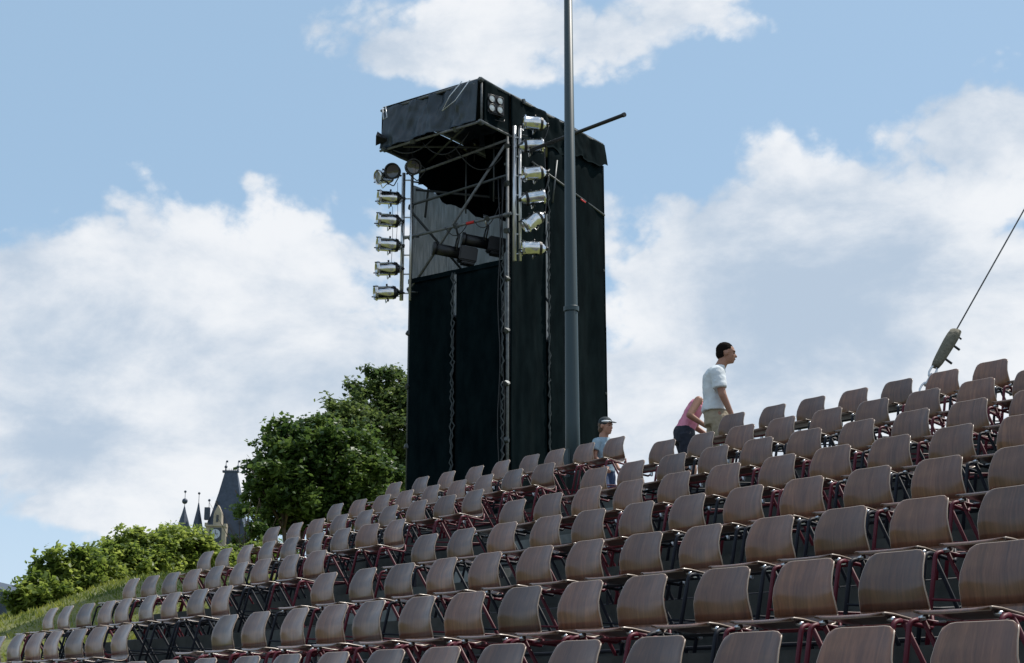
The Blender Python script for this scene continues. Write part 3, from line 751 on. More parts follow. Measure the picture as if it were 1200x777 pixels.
# two profile spots hung in the opening
bar = TO + TB*(EX-.06)
for (u, v, lb, dl) in ((533, 296, 'black profile spotlight hanging lower left in the tower opening', .5), (567, 285, 'black profile spotlight hanging upper right in the tower opening', .12)):
    p = onplane(u, v, TO+TA*1.0+TB*(EX+.05 - dl*.2), VN)
    ax = (-RT*.95 + Z*.13 - FWH*.22)
    mtx = frame(p, ax)
    t = thing('profile_spotlight', lb, 'spotlight', group='black profile spotlights in the opening', mtx=mtx)
    MB().lathe([(0, .30), (.085, .30), (.10, .31), (.10, .37), (.115, .37), (.115, .33)], n=20).build('lens_hood', blackm, t)
    MB().lathe([(0, .372), (.092, .372)], n=20).build('lens', black_lens, t)
    MB().tube([(0, 0, -.08), (0, 0, .34)], [.095, .095], 18).build('barrel', blackm, t)
    MB().bevbox((-.13, -.12, -.36), (.12, .12, -.06), .02).build('lamp_house', blackm, t)
    MB().bevbox((-.17, -.09, -.34), (-.13, .09, -.12), .01).build('cooling_fins', blackm, t)
    MB().tube(arc([(0, .13, 0), (.28, .13, -.02), (.28, -.13, -.02), (0, -.13, 0)], .05), .014, 8).build('yoke', blackm, t)
    top = p + Vector((0, 0, .28)); 
    inv = mtx.inverted()
    MB().tube([inv @ (p+mtx.to_3x3() @ Vector((.28, 0, -.02))), inv @ (p + Z*.50)], .018, 8).build('hook_clamp', steel if u > 550 else blackm, t)
# blinder in the near roof corner
bp = TO + TA*(-.075) + TB*.33 + Z*(6.42-Z0)
mtx = frame(TO + TA*(-.07) + TB*.26 + Z*(6.40-Z0), -TA*1.0 - TB*.35, (0, 0, 1))
t = thing('blinder_lamp', 'black four lamp blinder with white lenses in the near roof corner', 'lamp', mtx=mtx)
MB().bevbox((-.17, -.17, -.08), (.17, .17, .03), .015).build('housing', blackm, t)
for i in (-1, 1):
    for j in (-1, 1):
        mm = Matrix.Translation((i*.078, j*.078, .03))
        MB().lathe([(.068, -.02), (.068, .02), (.060, .022), (.058, .004)], mm, 16).build('reflector_ring', blackm, t)
        MB().lathe([(0, .018), (.03, .016), (.058, .004)], mm, 16).build('lens', lens_white, t)
MB().tube([(-.20, -.20, -.03), (-.24, -.2, -.03), (-.24, .2, -.03), (-.20, .2, -.03)], .012, 6).build('bracket', blackm, t)
# small black lamps and hooks under the roof
rk = random.Random(4)
for i, (u, v, tx) in enumerate([(532, 180, 'small black lamp hooked under the roof, left of three inside the tower'), (548, 172, 'small black lamp hooked under the roof, middle of three inside the tower'), (556, 168, 'small black lamp hooked under the roof, right of three inside the tower')]):
    p = onplane(u, v, TO+TA*1.0+TB*(.9+.3*i), VN); can(p, Vector((-.2+.3*i, -.6, -.6)), tx, mt=blackm, ln=.26, group='small black lamps inside the tower head', rr=.07, name='black_spotlight', arm=(p.x, p.y, ZB+.02))
p = onplane(448, 163, Lp-FWH*.4, VN)
t = thing('barn_door_lamp', 'dark angular lamp hood sticking out at the far left roof corner', 'lamp', mtx=frame(p, Vector((-RT.x, -RT.y, .1))))
MB().lathe([(.05, -.12), (.09, 0), (.16, .12), (.15, .12), (.08, 0)], None, 4, sm=False).build('hood', blackm, t)
MB().bevbox((-.05, -.05, -.2), (.05, .05, -.1), .01).build('lamp_house', blackm, t)
MB().tube([(0, 0, -.15), (-.25, .02, -.22)], .014, 6).build('arm', blackm, t)
t.scale = (.8, .8, .8)
# cable hanging between left spots
for i, (u0, v0) in enumerate([(466, 222), (460, 250)]):
    p0 = onplane(u0, v0-8, Lp-FWH*.2, VN); p1 = onplane(u0-2, v0+70, Lp-FWH*.2, VN)
    tag(MB().tube([p0, p0.lerp(p1, .5)+RT*.015, p1], .004, 5).build('safety_wire', blackm), ['thin black wire hanging beside the upper left spotlights', 'thin black wire hanging in front of the middle left spotlights'][i], 'wire')

# cables looping between lamps and poles
def cable(p, q, sag, r=.008, lbl=None):
    p, q = Vector(p), Vector(q)
    pts = [p.lerp(q, k/12) - Z*(sag*4*(k/12)*(1-k/12)) - TO for k in range(13)]
    MB().tube(pts, r, 6).build('cable', blackm, tower)
for i in range(len(lv)-1):
    cable(onplane(lv[i][0]+14, lv[i][1]+2, Lp-FWH*.05, VN), onplane(lv[i+1][0]+16, lv[i+1][1]-4, Lp-FWH*.02, VN), .04)
for i in range(len(rv)-1):
    cable(onplane(rv[i][0]+16, rv[i][1]+2, Rp-FWH*.03, VN), onplane(rv[i+1][0]+12, rv[i+1][1]-2, Rp-FWH*.06, VN), .05)
cable(TO+TA*.6+TB*(EX-.1)+Z*(4.66-Z0), TO+TA*.1+TB*(EX-.05)+Z*(4.9-Z0), .25)
cable(TO+TA*1.2+TB*(EX-.1)+Z*(4.66-Z0), TO+TA*.75+TB*(EX-.1)+Z*(4.62-Z0), .16)
cable(TO+TA*(LA-.1)+TB*.05+Z*(ZB-Z0), TO+TA*1.0+TB*.05+Z*(ZB-Z0), .16, .010)
cable(TO+TA*1.3+TB*.10+Z*(ZB-Z0), TO+TA*.4+TB*(.2)+Z*(ZB-Z0), .30, .010)
cable(TO+TA*.9+TB*.4+Z*(ZB-Z0), TO+TA*.1+TB*(EX)+Z*(5.7-Z0), .35, .010)
for k in range(3):
    pts = [Vector(tpl(.03+.03*k, EX-.07-.015*k, z_)) + TA*(.025*sin(z_*3.1+k*2)) for z_ in [Z0+.05+j*.35 for j in range(19)]]
    MB().tube(pts, .009, 6).build('cable', blackm, tower)

# ------------------------------------------------------------------ people
def person_part(name, mb, m, parent, vox=.008, smooth=4):
    me = mb.mesh(name, m); o = link(name, me, parent)
    r = o.modifiers.new('remesh', 'REMESH'); r.mode = 'VOXEL'; r.voxel_size = vox; r.use_smooth_shade = True
    s = o.modifiers.new('smooth', 'SMOOTH'); s.iterations = smooth; s.factor = .5
    if m in (shirt_w, khaki, pink, greyblue, navycl, denim, hair_m, hair_b):
        fold = m not in (hair_m, hair_b)
        key = 'folds' if fold else 'locks'
        tx = bpy.data.textures.get(key) or bpy.data.textures.new(key, 'CLOUDS')
        tx.noise_scale = .12 if fold else .015; tx.noise_depth = 2
        dm = o.modifiers.new('displace', 'DISPLACE'); dm.texture = tx; dm.strength = .030 if fold else .006; dm.mid_level = .5
    return o
def capsule(mb, a, b, ra, rb, n=14, flat=1.0):
    a, b = Vector(a), Vector(b); d = (b-a).normalized(); pts = []; rs = []
    for k in range(4): t = k/4*pi/2; pts.append(a - d*ra*cos(t)); rs.append(max(.001, ra*sin(t)))
    for k in range(5): s = k/4; pts.append(a.lerp(b, s)); rs.append(ra+(rb-ra)*s)
    for k in range(1, 5): t = k/4*pi/2; pts.append(b + d*rb*sin(t)); rs.append(max(.001, rb*cos(t)))
    mb.tube(pts, rs, n, flat=flat); return mb
def chain(mb, pts, rs, flat=1.0):
    for i in range(len(pts)-1): capsule(mb, pts[i], pts[i+1], rs[i], rs[i+1], flat=flat)
def hand(mb, wrist, d, side, curl, s=1.0, palmn=None):
    """palm, four unequal bent fingers and a thumb; d points down the hand, side towards the thumb, curl the palm side"""
    w = Vector(wrist); d = Vector(d).normalized(); side = Vector(side); side = (side-d*side.dot(d)).normalized(); pn = Vector(curl); pn = (pn-d*pn.dot(d)-side*pn.dot(side)).normalized()
    for k in (-1, -.33, .33, 1): capsule(mb, w+side*(.012*k*s), w+d*.085*s+side*(.030*k*s), .016*s, .013*s, 8)
    for k, ln in ((1, .072), (.36, .082), (-.3, .077), (-.95, .060)):
        b = w+d*.088*s+side*(.030*k*s); m_ = b + (d*.8+pn*.35)*ln*.5*s; e_ = m_ + (d*.55+pn*.7)*ln*.5*s
        capsule(mb, b, m_, .0095*s, .0085*s, 8); capsule(mb, m_, e_, .0085*s, .0075*s, 8)
    b = w+d*.025*s+side*.022*s; m_ = b+(side*.8+d*.7+pn*.3)*.038*s; e_ = m_+(side*.25+d+pn*.3)*.032*s
    capsule(mb, b, m_, .013*s, .0105*s, 8); capsule(mb, m_, e_, .0105*s, .009*s, 8)
def head(body, c, fwd, s=1.0, up=(0, 0, 1)):
    """adds skull, jaw, nose, ears and neck top to the body mesh; returns the head frame (x forward, z up)"""
    f = Vector(fwd).normalized(); u = Vector(up); u = (u-f*u.dot(f)).normalized(); l = u.cross(f)
    R = Matrix((f, l, u)).transposed()
    P = lambda x, y, z: Vector(c) + R @ (Vector((x, y, z))*s)
    R4 = R.to_4x4()
    body.ell(P(-.012, 0, .03), (.098*s, .076*s, .095*s), R4); body.ell(P(.025, 0, -.03), (.065*s, .060*s, .085*s), R4)
    body.ell(P(.060, 0, -.082), (.028*s, .030*s, .024*s), R4)
    capsule(body, P(.078, 0, .015), P(.104, 0, -.022), .010*s, .0135*s, 8)
    body.ell(P(.072, 0, .038), (.020*s, .052*s, .014*s), R4)
    body.ell(P(.082, 0, -.055), (.014*s, .024*s, .012*s), R4)
    for y in (-1, 1):
        body.ell(P(-.010, .079*y, -.005), (.020*s, .010*s, .032*s), R4)
        body.ell(P(.055, .036*y, -.015), (.025*s, .022*s, .022*s), R4)
    capsule(body, P(-.03, 0, -.06), P(-.045, 0, -.13), .052*s, .056*s, 12)
    return P, R4
def face_bits(P, R4, s, parent):
    for y in (-1, 1):
        MB().ell(P(.081, .031*y, .010), (.006*s, .010*s, .005*s), R4, 8, 6).build('eye', eye_m, parent)
        MB().tube([P(.088, .016*y, .030), P(.083, .036*y, .034), P(.070, .050*y, .028)], .003*s, 6).build('eyebrow', hair_m, parent)
    MB().tube([P(.088, -.020, -.052), P(.095, 0, -.051), P(.088, .020, -.052)], [.003*s, .006*s, .003*s], 6).build('mouth', lip_m, parent)

def torso(mb, pts):
    """pts: (centre, halfdepth along f, halfwidth along l, f, l)"""
    n = 20; base = len(mb.v)
    for (c, a, b, f, l) in pts:
        for k in range(n):
            t = 2*pi*k/n; ct, st = cos(t), sin(t); e_ = .85
            mb.v.append(tuple(Vector(c) + Vector(f)*(a*math.copysign(abs(ct)**e_, ct)) + Vector(l)*(b*math.copysign(abs(st)**e_, st))))
    for i in range(len(pts)-1):
        for k in range(n):
            a = base+i*n+k; b = base+i*n+(k+1) % n; mb.f.append((a, b, b+n, a+n)); mb.sm.append(True)
    mb.f.append(tuple(base+k for k in reversed(range(n)))); mb.sm.append(True)
    e_ = base+(len(pts)-1)*n; mb.f.append(tuple(e_+k for k in range(n))); mb.sm.append(True)

X, Y_ = Vector((1, 0, 0)), Vector((0, 1, 0))
# man: local frame, x forward, y left, z up
AZ = atan2(RT.y, RT.x)
mp_ = at(842, 500, 16.0)
man = thing('person', 'man in white t-shirt and khaki trousers walking right along the top row', 'person', (mp_.x, mp_.y, TOP), AZ-.10)
man.scale = (1.02, 1.02, .965)
b = MB()
P, R4 = head(b, (.115, 0, 1.63), (1, 0, -.12), 1.0)
capsule(b, (.02, 0, 1.44), (.075, 0, 1.55), .062, .056)
torso(b, [((-.02, 0, .92), .10, .15, X, Y_), ((-.01, 0, 1.05), .10, .145, X, Y_), ((-.02, 0, 1.25), .10, .155, X, Y_), ((-.01, 0, 1.40), .095, .17, X, Y_), ((.01, 0, 1.47), .06, .10, X, Y_)])
for s_, sh, el_, wr in ((-1, (-.005, -.185, 1.385), (.045, -.255, 1.10), (.135, -.235, .87)), (1, (0, .185, 1.385), (.02, .26, 1.10), (.04, .29, .86))):
    chain(b, [Vector((-.01, .12*s_, 1.40)), Vector(sh), Vector(el_)], [.06, .052, .042]); chain(b, [el_, wr], [.042, .027])
    hand(b, wr, Vector((.12, 0, -1)), (1, 0, .1), (0, -s_, 0), 1.0)
chain(b, [(0, -.09, .90), (.10, -.10, .50), (.02, -.10, .10)], [.085, .058, .042]); capsule(b, (.0, -.10, .05), (.15, -.11, .035), .04, .035)
chain(b, [(0, .09, .90), (-.05, .10, .50), (-.20, .10, .14)], [.085, .058, .042]); capsule(b, (-.21, .10, .08), (-.08, .11, .035), .04, .035)
person_part('body', b, skin, man)
face_bits(P, R4, 1.0, man)
h = MB(); h.ell(P(-.026, 0, .048), (.098, .080, .092), R4); h.ell(P(-.058, 0, .0), (.062, .073, .075), R4)
person_part('hair', h, hair_m, man, .007, 2)
st = MB(); MB_ = st
torso(st, [((-.03, 0, .955), .145, .195, X, Y_), ((-.03, 0, 1.0), .142, .192, X, Y_), ((-.025, 0, 1.08), .128, .18, X, Y_), ((-.035, 0, 1.25), .128, .185, X, Y_), ((-.025, 0, 1.38), .118, .195, X, Y_), ((.0, 0, 1.46), .09, .13, X, Y_), ((.030, 0, 1.495), .062, .068, X, Y_)])
for s_ in (-1, 1):
    st.tube([(-.015, .12*s_, 1.40), (-.005, .195*s_, 1.375), (.012, .225*s_, 1.26), (.020, .238*s_, 1.18)], [.082, .082, .076, .078], 16)
person_part('shirt', st, shirt_w, man, .009, 4)
tr_ = MB(); torso(tr_, [((-.02, 0, .80), .13, .17, X, Y_), ((-.02, 0, .92), .130, .175, X, Y_), ((-.02, 0, 1.06), .122, .170, X, Y_)])
tr_.tube([(-.01, -.085, .88), (.09, -.10, .50), (.01, -.10, .09)], [.105, .085, .072], 16); tr_.tube([(-.01, .085, .88), (-.05, .10, .50), (-.20, .10, .13)], [.105, .085, .072], 16)
person_part('trousers', tr_, khaki, man, .010, 4)
for (x, y, z) in ((.06, -.11, .04), (-.15, .11, .04)):
    sh_ = MB().ell((x, y, z), (.145, .052, .045)); person_part('shoe', sh_, shoe_m, man, .010, 2)

# girl bending down behind the man
gp = at(804, 510, 17.2)
girl = thing('person', 'girl in pink tank top bending down behind the man', 'person', (gp.x, gp.y, TOP), AZ)
girl.scale = (1.03, 1.18, 1.0)
f2 = Vector((.75, 0, -.55)).normalized()
b = MB()
hip = Vector((-.02, 0, .93)); chest = Vector((.13, 0, 1.25))
sd_ = (chest-hip).normalized(); fr = Vector((sd_.z, 0, -sd_.x))
torso(b, [(hip-sd_*.06, .09, .13, fr, Y_), (hip+sd_*.10, .08, .12, fr, Y_), (hip+sd_*.22, .085, .13, fr, Y_), (chest, .08, .14, fr, Y_), (chest+sd_*.06, .05, .09, fr, Y_)])
capsule(b, chest+sd_*.03, (.26, 0, 1.28), .05, .045)
P, R4 = head(b, (.325, 0, 1.24), (.45, 0, -.89), .90, up=(.8, 0, .6))
for s_, sh, el_, wr in ((-1, (.13, -.165, 1.27), (.01, -.25, 1.07), (.20, -.20, .95)), (1, (.16, .16, 1.27), (.14, .22, 1.03), (.30, .17, .90))):
    chain(b, [(chest.x, .09*s_, chest.z+.02), sh, el_], [.05, .047, .038]); chain(b, [el_, wr], [.038, .024])
    hand(b, wr, Vector((.8, 0, -.5)), (.3, -s_*.6, .5), (0, -s_, -.3), .88)
for s_ in (-1, 1): chain(b, [(-.02, .08*s_, .90), (.05, .09*s_, .46), (-.02, .09*s_, .07)], [.08, .052, .036]); capsule(b, (-.01, .09*s_, .04), (.12, .10*s_, .03), .033, .028)
person_part('body', b, skin, girl); face_bits(P, R4, .92, girl)
h = MB(); h.ell(P(-.03, 0, .04), (.095, .078, .09), R4); h.ell(P(-.07, 0, -.02), (.05, .065, .09), R4); capsule(h, P(-.10, 0, -.02), P(-.05, 0, -.20), .03, .015)
person_part('hair', h, hair_b, girl, .008, 2)
st = MB(); torso(st, [(hip-sd_*.03, .115, .155, fr, Y_), (hip+sd_*.06, .105, .145, fr, Y_), (hip+sd_*.20, .098, .142, fr, Y_), (chest-sd_*.02, .092, .150, fr, Y_), (chest+sd_*.035, .07, .115, fr, Y_)])
for s_ in (-1, 1): st.tube([chest-fr*.08+Y_*(.08*s_)-sd_*.05, chest+Y_*(.085*s_)+sd_*.075, chest+fr*.08+Y_*(.07*s_)-sd_*.05], .018, 8)
person_part('tank_top', st, pink, girl, .009, 4)
st = MB(); torso(st, [(hip-Z*.14, .125, .16, X, Y_), (hip, .12, .16, X, Y_), (hip+Z*.05, .105, .15, X, Y_)])
for s_ in (-1, 1): st.tube([(-.02, .08*s_, .88), (.02, .09*s_, .62)], [.10, .09], 14)
person_part('shorts', st, navycl, girl, .010, 3)
for s_ in (-1, 1): person_part('shoe', MB().ell((.05, .10*s_, .04), (.125, .046, .042)), shoe_m, girl, .010, 2)

# child with a cap
kp = at(708, 510, 17.15)
kid = thing('person', 'child in grey blue t-shirt and dark cap looking out behind the top row', 'person', (kp.x, kp.y, TOP+.0), AZ-.75)
kid.scale = (1.04, 1.04, 1.04)
b = MB(); s = .84
P, R4 = head(b, (.03, 0, .955), (1, 0, -.08), s)
capsule(b, (.0, 0, .80), (.01, 0, .88), .045, .042)
torso(b, [((0, 0, .50), .075, .105, X, Y_), ((0, 0, .62), .072, .10, X, Y_), ((0, 0, .76), .07, .115, X, Y_), ((0, 0, .82), .045, .07, X, Y_)])
for s_, el_, wr in ((-1, (-.01, -.165, .60), (.10, -.14, .47)), (1, (0, .165, .60), (.1, .13, .48))):
    chain(b, [(0, .085*s_, .775), (-.005, .125*s_, .765), el_], [.036, .035, .028]); chain(b, [el_, wr], [.028, .019])
    hand(b, wr, Vector((.6, 0, -.5)), (.4, -s_*.3, .6), (0, -s_, -.3), .68)
for s_ in (-1, 1): chain(b, [(0, .058*s_, .48), (.02, .065*s_, .26), (-.01, .065*s_, .06)], [.058, .040, .030]); capsule(b, (0, .065*s_, .035), (.09, .07*s_, .028), .028, .024)
person_part('body', b, skin_f, kid, .007); face_bits(P, R4, s, kid)
h = MB(); h.ell(P(-.030, 0, .030), (.096*s, .083*s, .085*s), R4); h.ell(P(-.055, 0, -.035), (.058*s, .078*s, .07*s), R4)
person_part('hair', h, hair_b, kid, .007, 2)
h = MB()
for j in range(7): pass
h.ell(P(-.018, 0, .055), (.105*s, .088*s, .082*s), R4); o = person_part('cap', h, mat('dark cap cloth', (.018, .028, .035), .8), kid, .007, 2)
h = MB().ell(P(.105, 0, .058), (.065*s, .062*s, .010*s), (R4 @ Matrix.Rotation(.15, 4, 'Y'))); person_part('cap_visor', h, MATS['dark cap cloth'], kid, .006, 1)
MB().ell(P(.015, -.010, .062), (.080*s, .0835*s, .026*s), R4).build('cap_front', white_m, kid)
st = MB(); torso(st, [((-.005, 0, .44), .10, .13, X, Y_), ((0, 0, .55), .095, .122, X, Y_), ((0, 0, .70), .09, .125, X, Y_), ((0, 0, .79), .075, .11, X, Y_), ((.005, 0, .835), .045, .055, X, Y_)])
for s_ in (-1, 1): st.tube([(0, .07*s_, .78), (-.003, .13*s_, .765), (-.008, .155*s_, .67)], [.055, .054, .052], 14)
person_part('t_shirt', st, greyblue, kid, .008, 3)
st = MB()
for s_ in (-1, 1): st.tube([(0, .055*s_, .50), (.02, .065*s_, .24)], [.085, .070], 14)
person_part('shorts', st, denim, kid, .009, 3)
for s_ in (-1, 1): person_part('shoe', MB().ell((.035, .07*s_, .032), (.095, .036, .034)), shoe_m, kid, .009, 2)

# ------------------------------------------------------------------ trees and bushes
def foliage(parent, lobes, n, leaf, m, seed, dens_noise=.9, base_z=None):
    """lobes: (centre, radii); leaf-sized faces in clumps near the lobes' surfaces, gaps between clumps"""
    rr = random.Random(seed); mb = MB(); tot = sum(l[1][0]*l[1][1]+l[1][0]*l[1][2] for l in lobes)
    V = mb.v; F = mb.f
    for (c, rad) in lobes:
        cnt = int(n*(rad[0]*rad[1]+rad[0]*rad[2])/tot); k = 0; c = Vector(c); sp = []
        ncl = max(6, cnt//115); cl = []
        for _ in range(ncl):
            d = Vector((rr.gauss(0, 1), rr.gauss(0, 1), rr.gauss(0, 1)+.15)).normalized()
            q = rr.uniform(.55, 1.08)*(1+.28*noise.noise(d*2.3+Vector((seed, 0, 0))))
            cl.append(c + Vector((d.x*rad[0], d.y*rad[1], d.z*rad[2]))*q)
        cs = .14*(rad[0]+rad[2])/2
        for _ in range(max(3, ncl//5)):      # loose sprigs reaching out of the crown
            d = Vector((rr.gauss(0, 1), rr.gauss(0, 1), abs(rr.gauss(0, 1)))).normalized()
            tip = rr.uniform(1.08, 1.38)
            for q in (.9, 1.0, tip): sp.append(c + Vector((d.x*rad[0], d.y*rad[1], d.z*rad[2]))*min(q, tip))
        while k < cnt:
            if rr.random() < .17:
                a = rr.choice(sp); p = a + Vector((rr.gauss(0, .09), rr.gauss(0, .09), rr.gauss(0, .09)))*(leaf/.12)
            else: p = None
            if p is None: a = rr.choice(cl); p = a + Vector((rr.gauss(0, cs), rr.gauss(0, cs), rr.gauss(0, cs*.75)))
            if base_z is not None and p.z < base_z: k += 1; continue
            x = Vector((rr.gauss(0, 1), rr.gauss(0, 1), rr.gauss(0, .6))).normalized()
            up_ = Vector((rr.gauss(0, .6), rr.gauss(0, .6), 1)).normalized(); y = up_.cross(x)
            if y.length < .1: continue
            y.normalize(); L_ = leaf*rr.uniform(.5, 1.45); W_ = L_*.33; nn = len(V)
            zz = x.cross(y)*L_*.08
            V += [tuple(p-x*L_*.5), tuple(p-y*W_-zz*.5), tuple(p+x*L_*.5), tuple(p+y*W_-zz*.5)]
            F.append((nn, nn+1, nn+2, nn+3)); k += 1
    mb.sm = [False]*len(F)
    return mb.build('crown', m, parent)
def limbs(parent, base, lobes, r0, name='trunk'):
    tips = [Vector(c) for c, _ in lobes]; low = min(t.z for t in tips); fork = Vector((0, 0, 0)) + Z*(low*.35)
    MB().tube([(0, 0, -.3), (.03, 0, fork.z*.5), fork], [r0*1.25, r0, r0*.85], 12).build('trunk', bark, parent)
    for t in tips:
        mid = fork.lerp(t, .5) + Vector((0, 0, -.08*t.z)); end = fork.lerp(t, .95)
        MB().tube([fork, mid, end], [r0*.55, r0*.32, r0*.10], 8).build('limb', bark, parent)
        for k in range(3):
            a_ = 2*pi*k/3+t.x; q = end + Vector((cos(a_), sin(a_), .6))*.7
            MB().tube([mid.lerp(end, .5), q], [r0*.16, r0*.05], 6).build('branch', bark, parent)
def tree(name, label, u, v, d, zb, lobes_px, n, leaf, m, r0, seed, group, cat='tree'):
    """lobes_px: photo pixel centres and pixel radii at distance d (+extra depth)"""
    c0 = at(u, v, d); base = Vector((c0.x, c0.y, zb)); t = thing(name, label, cat, base, 0, group)
    lobes = []
    for (lu, lv, ru, rv, dd) in lobes_px:
        p = at(lu, lv, d+dd); s_ = (d+dd)/FPX
        lobes.append((p-base, (ru*s_, ru*s_, rv*s_)))
    foliage(t, lobes, n, leaf, m, seed); limbs(t, base, lobes, r0); return t
tree('broadleaf_tree', 'tall mid green tree right behind the left edge of the scaffold tower', 450, 500, 44, -3.5,
     [(445, 466, 34, 30, 0), (412, 498, 36, 30, -1), (395, 520, 40, 30, -1), (430, 520, 50, 34, -1), (468, 450, 22, 18, 1), (478, 500, 45, 42, 0), (440, 540, 50, 40, 1), (520, 540, 50, 60, 2), (400, 482, 16, 12, 0), (470, 590, 60, 40, 0)], 56000, .15, leaf_far, .26, 21, 'trees behind the terrace')
tree('broadleaf_tree', 'dense dark green round tree between the castle and the tower', 360, 560, 36, -3.0,
     [(355, 535, 44, 34, 0), (325, 560, 34, 32, -.6), (375, 565, 60, 45, .5), (345, 592, 52, 30, 0), (335, 515, 24, 18, .3), (405, 530, 32, 26, .5), (300, 585, 14, 14, 0), (420, 580, 50, 40, .5), (380, 505, 24, 16, .4)], 56000, .14, leaf_dark, .24, 22, 'trees behind the terrace')
tree('broadleaf_tree', 'small thin tree at the foot of the dark round tree, in front of the castle', 293, 600, 34.5, -3.0,
     [(288, 601, 12, 8, 0), (280, 603, 6, 5, 0), (303, 625, 14, 12, 0), (284, 640, 12, 8, .4)], 3000, .12, leaf_dark, .06, 23, 'trees behind the terrace')
BU = [
 ('leftmost low shrub beside the dark roof', 28, 700, 24.5, [(32, 706, 18, 15, 0), (22, 714, 10, 8, .2), (45, 696, 18, 17, 0), (60, 700, 25, 12, 0)], 6500),
 ('tall rounded light green shrub second from the left', 78, 675, 25.0, [(70, 673, 22, 20, 0), (95, 676, 28, 24, .2), (60, 692, 26, 16, 0), (98, 660, 16, 12, 0), (105, 690, 26, 16, 0)], 9500),
 ('light green shrub in the middle of the row with loose twigs', 128, 668, 25.8, [(128, 659, 22, 19, 0), (118, 672, 26, 22, 0), (150, 668, 24, 24, .2), (135, 685, 30, 14, 0)], 8800),
 ('tallest shrub below the left castle turret', 165, 650, 26.6, [(160, 641, 22, 18, 0), (150, 655, 24, 22, 0), (180, 641, 16, 15, 0), (175, 660, 28, 22, 0), (165, 678, 30, 16, 0)], 9500),
 ('shrub below the two thin castle turrets', 205, 645, 27.5, [(205, 636, 26, 16, 0), (220, 648, 26, 18, 0), (195, 655, 26, 20, 0), (215, 668, 30, 16, 0), (232, 638, 14, 12, 0)], 8600),
 ('shrub below the castle clock', 255, 652, 28.5, [(240, 652, 18, 11, 0), (262, 661, 22, 11, 0), (245, 662, 26, 16, 0), (278, 656, 24, 14, 0), (268, 668, 30, 12, 0), (305, 648, 22, 12, 0), (315, 660, 26, 14, 0)], 8200),
]
for i, (lb, u, v, d, lob, n) in enumerate(BU):
    c0 = at(u, v, d); zb = gh(c0.x, c0.y)-.3
    base = Vector((c0.x, c0.y, zb)); t = thing('leafy_shrub', lb, 'shrub', base, 0, 'shrubs along the top of the grass bank')
    lobes = []
    for (lu, lv, ru, rv, dd) in lob:
        p = at(lu, lv, d+dd); s_ = (d+dd)/FPX; lobes.append((p-base, (ru*s_, ru*s_*1.2, rv*s_)))
    foliage(t, lobes, int(n*1.9), .088, leaf_bush, 40+i, base_z=-.2)
    for q, (c_, r_) in enumerate(lobes):
        MB().tube([(.05*q-.1, .04*q-.08, 0), Vector(c_)*.5+Vector((.05, 0, 0)), Vector(c_)+Vector((0, 0, r_[2]*.8))], [.03, .018, .006], 6).build('stem', bark, t)
# dark roof at the far left edge of the picture
rp = at(24, 700, 60)
t = thing('slate_roof_house', 'dark gable roof just showing at the left picture edge behind the shrubs', 'house', (rp.x, rp.y, -9), AZ)
hz = at(24, 688, 60).z+9
MB().box((-4.6, -3, 0), (4.6, 9, hz-3.9)).build('wall', stone, t)
rf = MB()
for y0, y1 in ((-3.4, 9.4),):
    v = [(-5.0, y0, hz-4.1), (5.0, y0, hz-4.1), (0, y0, hz), (-5.0, y1, hz-4.1), (5.0, y1, hz-4.1), (0, y1, hz)]
    rf.v += v; rf.f += [(0, 1, 2), (5, 4, 3), (0, 2, 5, 3), (1, 4, 5, 2), (0, 3, 4, 1)]; rf.sm += [False]*5
rf.build('roof', slate, t)
MB().box((-1.2, -3.06, hz-7), (-.2, -3.0, hz-5.4)).build('window', window_dark, t)

# ------------------------------------------------------------------ castle
CD = 300.0; S = CD/FPX
cb = at(263, 640, CD); cz = cb.z
castle = thing('castle', 'castle with steep slate roofs, thin turrets and stone clock dormer behind the shrubs', 'castle', (cb.x, cb.y, cz-25), AZ)
def cx(u, v): return (u-263)*S, (640-v)*S+25      # local x along the picture, local height
def pyramid(mb, prof, yc=0.0, n=4, rot=pi/4):
    """prof: (u_centre, v, half width px, half depth px)"""
    base = len(mb.v)
    for (u, v, hw, hd) in prof:
        x, z = cx(u, v)
        for (a_, b_) in ((-1, -1), (1, -1), (1, 1), (-1, 1)): mb.v.append((x+a_*hw*S, yc+b_*hd*S, z))
    for i in range(len(prof)-1):
        for k in range(4):
            a = base+i*4+k; b_ = base+i*4+(k+1) % 4; mb.f.append((a, b_, b_+4, a+4)); mb.sm.append(False)
    e_ = base+(len(prof)-1)*4; mb.f.append((e_, e_+1, e_+2, e_+3)); mb.sm.append(False)
    return mb
pyramid(MB(), [(266, 641, 28, 22), (266, 628, 24, 20), (266, 610, 18.5, 15), (267, 580, 12, 8), (267, 555, 7, 2.5)]).build('main_roof', slate, castle)
x, z = cx(266, 640)
MB().box((x-30*S, -23*S, 0), (x+30*S, 23*S, z-.1)).build('main_wall', stone, castle)
MB().box((cx(260, 0)[0]-.5, -.5, cx(0, 555)[1]-.05), (cx(274.5, 0)[0]+.2, .5, cx(0, 555)[1]+.35)).build('roof_ridge', slate, castle)
for u in (260.5, 274.5):
    x, z = cx(u, 555); MB().tube([(x, 0, z), (x, 0, z+1.0), (x, 0, z+2.3)], [.22, .10, .05], 6).build('finial', slate, castle)
    MB().ell((x, 0, z+1.1), .32, nu=8, nv=6).build('finial_ball', slate, castle); MB().box((x, -.04, z+2.0), (x+.4, .04, z+2.4)).build('weather_vane', slate, castle)
for k in range(5):
    x, z = cx(263+k*2.1, 555); MB().tube([(x, 0, z+.3), (x, 0, z+.75)], .05, 5).build('ridge_crest', slate, castle)
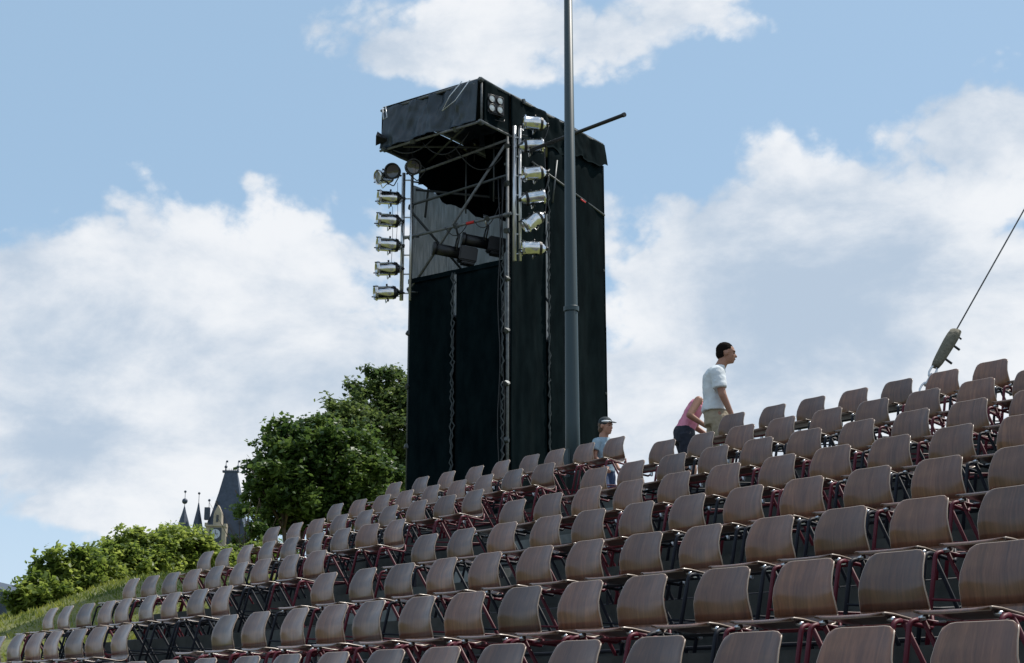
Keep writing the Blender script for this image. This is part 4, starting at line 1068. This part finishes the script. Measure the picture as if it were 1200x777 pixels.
def turret(u, vtop, vbase, hw, ball=None, yc=-2.0, vane=None):
    x, z0 = cx(u, vbase); _, z1 = cx(u, vtop)
    mt_ = Matrix.Translation((x, yc, 0))
    MB().lathe([(hw*S*1.08, z0-1.2), (hw*S, z0), (hw*S*.58, z0+(z1-z0)*.45), (hw*S*.26, z0+(z1-z0)*.76), (.10, z1)], mt_, 10, sm=False).build('turret_roof', slate, castle)
    MB().lathe([(hw*S*.9, 0), (hw*S*.9, z0-1.2)], mt_, 10).build('turret_wall', stone, castle)
    if ball: MB().ell((x, yc, cx(u, ball)[1]), 3.3*S, nu=12, nv=8).build('turret_ball', slate, castle)
    if vane:
        zv = cx(u, vane)[1]; MB().tube([(x, yc, z1-.2), (x, yc, zv)], .06, 5).build('turret_spike', slate, castle)
        MB().ell((x, yc, zv), .26, nu=8, nv=6).build('vane_ball', slate, castle)
turret(217.5, 596, 627, 9.5, ball=590, vane=579)
turret(233.5, 592, 628, 7.5, vane=581)
turret(245.5, 612, 636, 6, vane=589)
turret(293, 607, 632, 5.5, yc=-4, vane=582)
pyramid(MB(), [(245, 612, 2.8, 3), (245, 598, 2.8, 3)], yc=-3).build('chimney', slate, castle)
# clock dormer
yf = -24*S
def cbox(u0, v0, u1, v1, y0, y1, m, name, par=castle):
    x0, z0 = cx(u0, v1); x1, z1 = cx(u1, v0); return MB().box((x0, y0, z0), (x1, y1, z1)).build(name, m, par)
cbox(247, 619, 269.5, 650, yf-1.2, yf+2, stone, 'clock_gable')
cbox(245.7, 616.8, 248.5, 621, yf-1.4, yf-.2, stone, 'corner_turret'); cbox(267.3, 618, 270.3, 622, yf-1.4, yf-.2, stone, 'corner_turret')
cbox(246.8, 619.5, 269.8, 621.0, yf-1.5, yf-.4, stone, 'cornice')
g_ = MB(); xs = [cx(u, v) for u, v in ((254.5, 619.5), (264, 619.5), (263.6, 606), (259.3, 596.5), (255, 606))]
n0 = len(g_.v); g_.v += [(x, yf-.9, z) for x, z in xs] + [(x, yf+1, z) for x, z in xs]
g_.f += [(0, 1, 2, 3, 4), (9, 8, 7, 6, 5)] + [(i, i+5, (i+1) % 5+5, (i+1) % 5) for i in range(5)]; g_.sm += [False]*7
g_.build('dormer_gable', stone, castle)
cbox(258, 608, 260.6, 616, yf-1.0, yf-.85, window_dark, 'dormer_window')
cbox(251.5, 622.5, 265, 640, yf-1.26, yf-1.15, window_dark, 'clock_frame')
x, z = cx(258.2, 629.5)
MB().lathe([(0, 0), (5.4*S, 0), (5.4*S, .1), (0, .1)], frame((x, yf-1.27, z), (0, -1, 0), (1, 0, 0)), 20, sm=False).build('clock_face', dial, castle)
MB().box((x-.05, yf-1.45, z), (x+.05, yf-1.40, z+.75)).build('clock_hand', window_dark, castle)
MB().box((x-.04, yf-1.50, z-.04), (x+.55, yf-1.46, z+.05)).build('clock_hand', window_dark, castle)
for (u, v) in ((281, 612), (283, 636), (253, 590)):
    cbox(u, v, u+2.2, v+4.5, -20*S*(.6 if v < 600 else 1)-.3, -8*S, window_dark, 'roof_window')
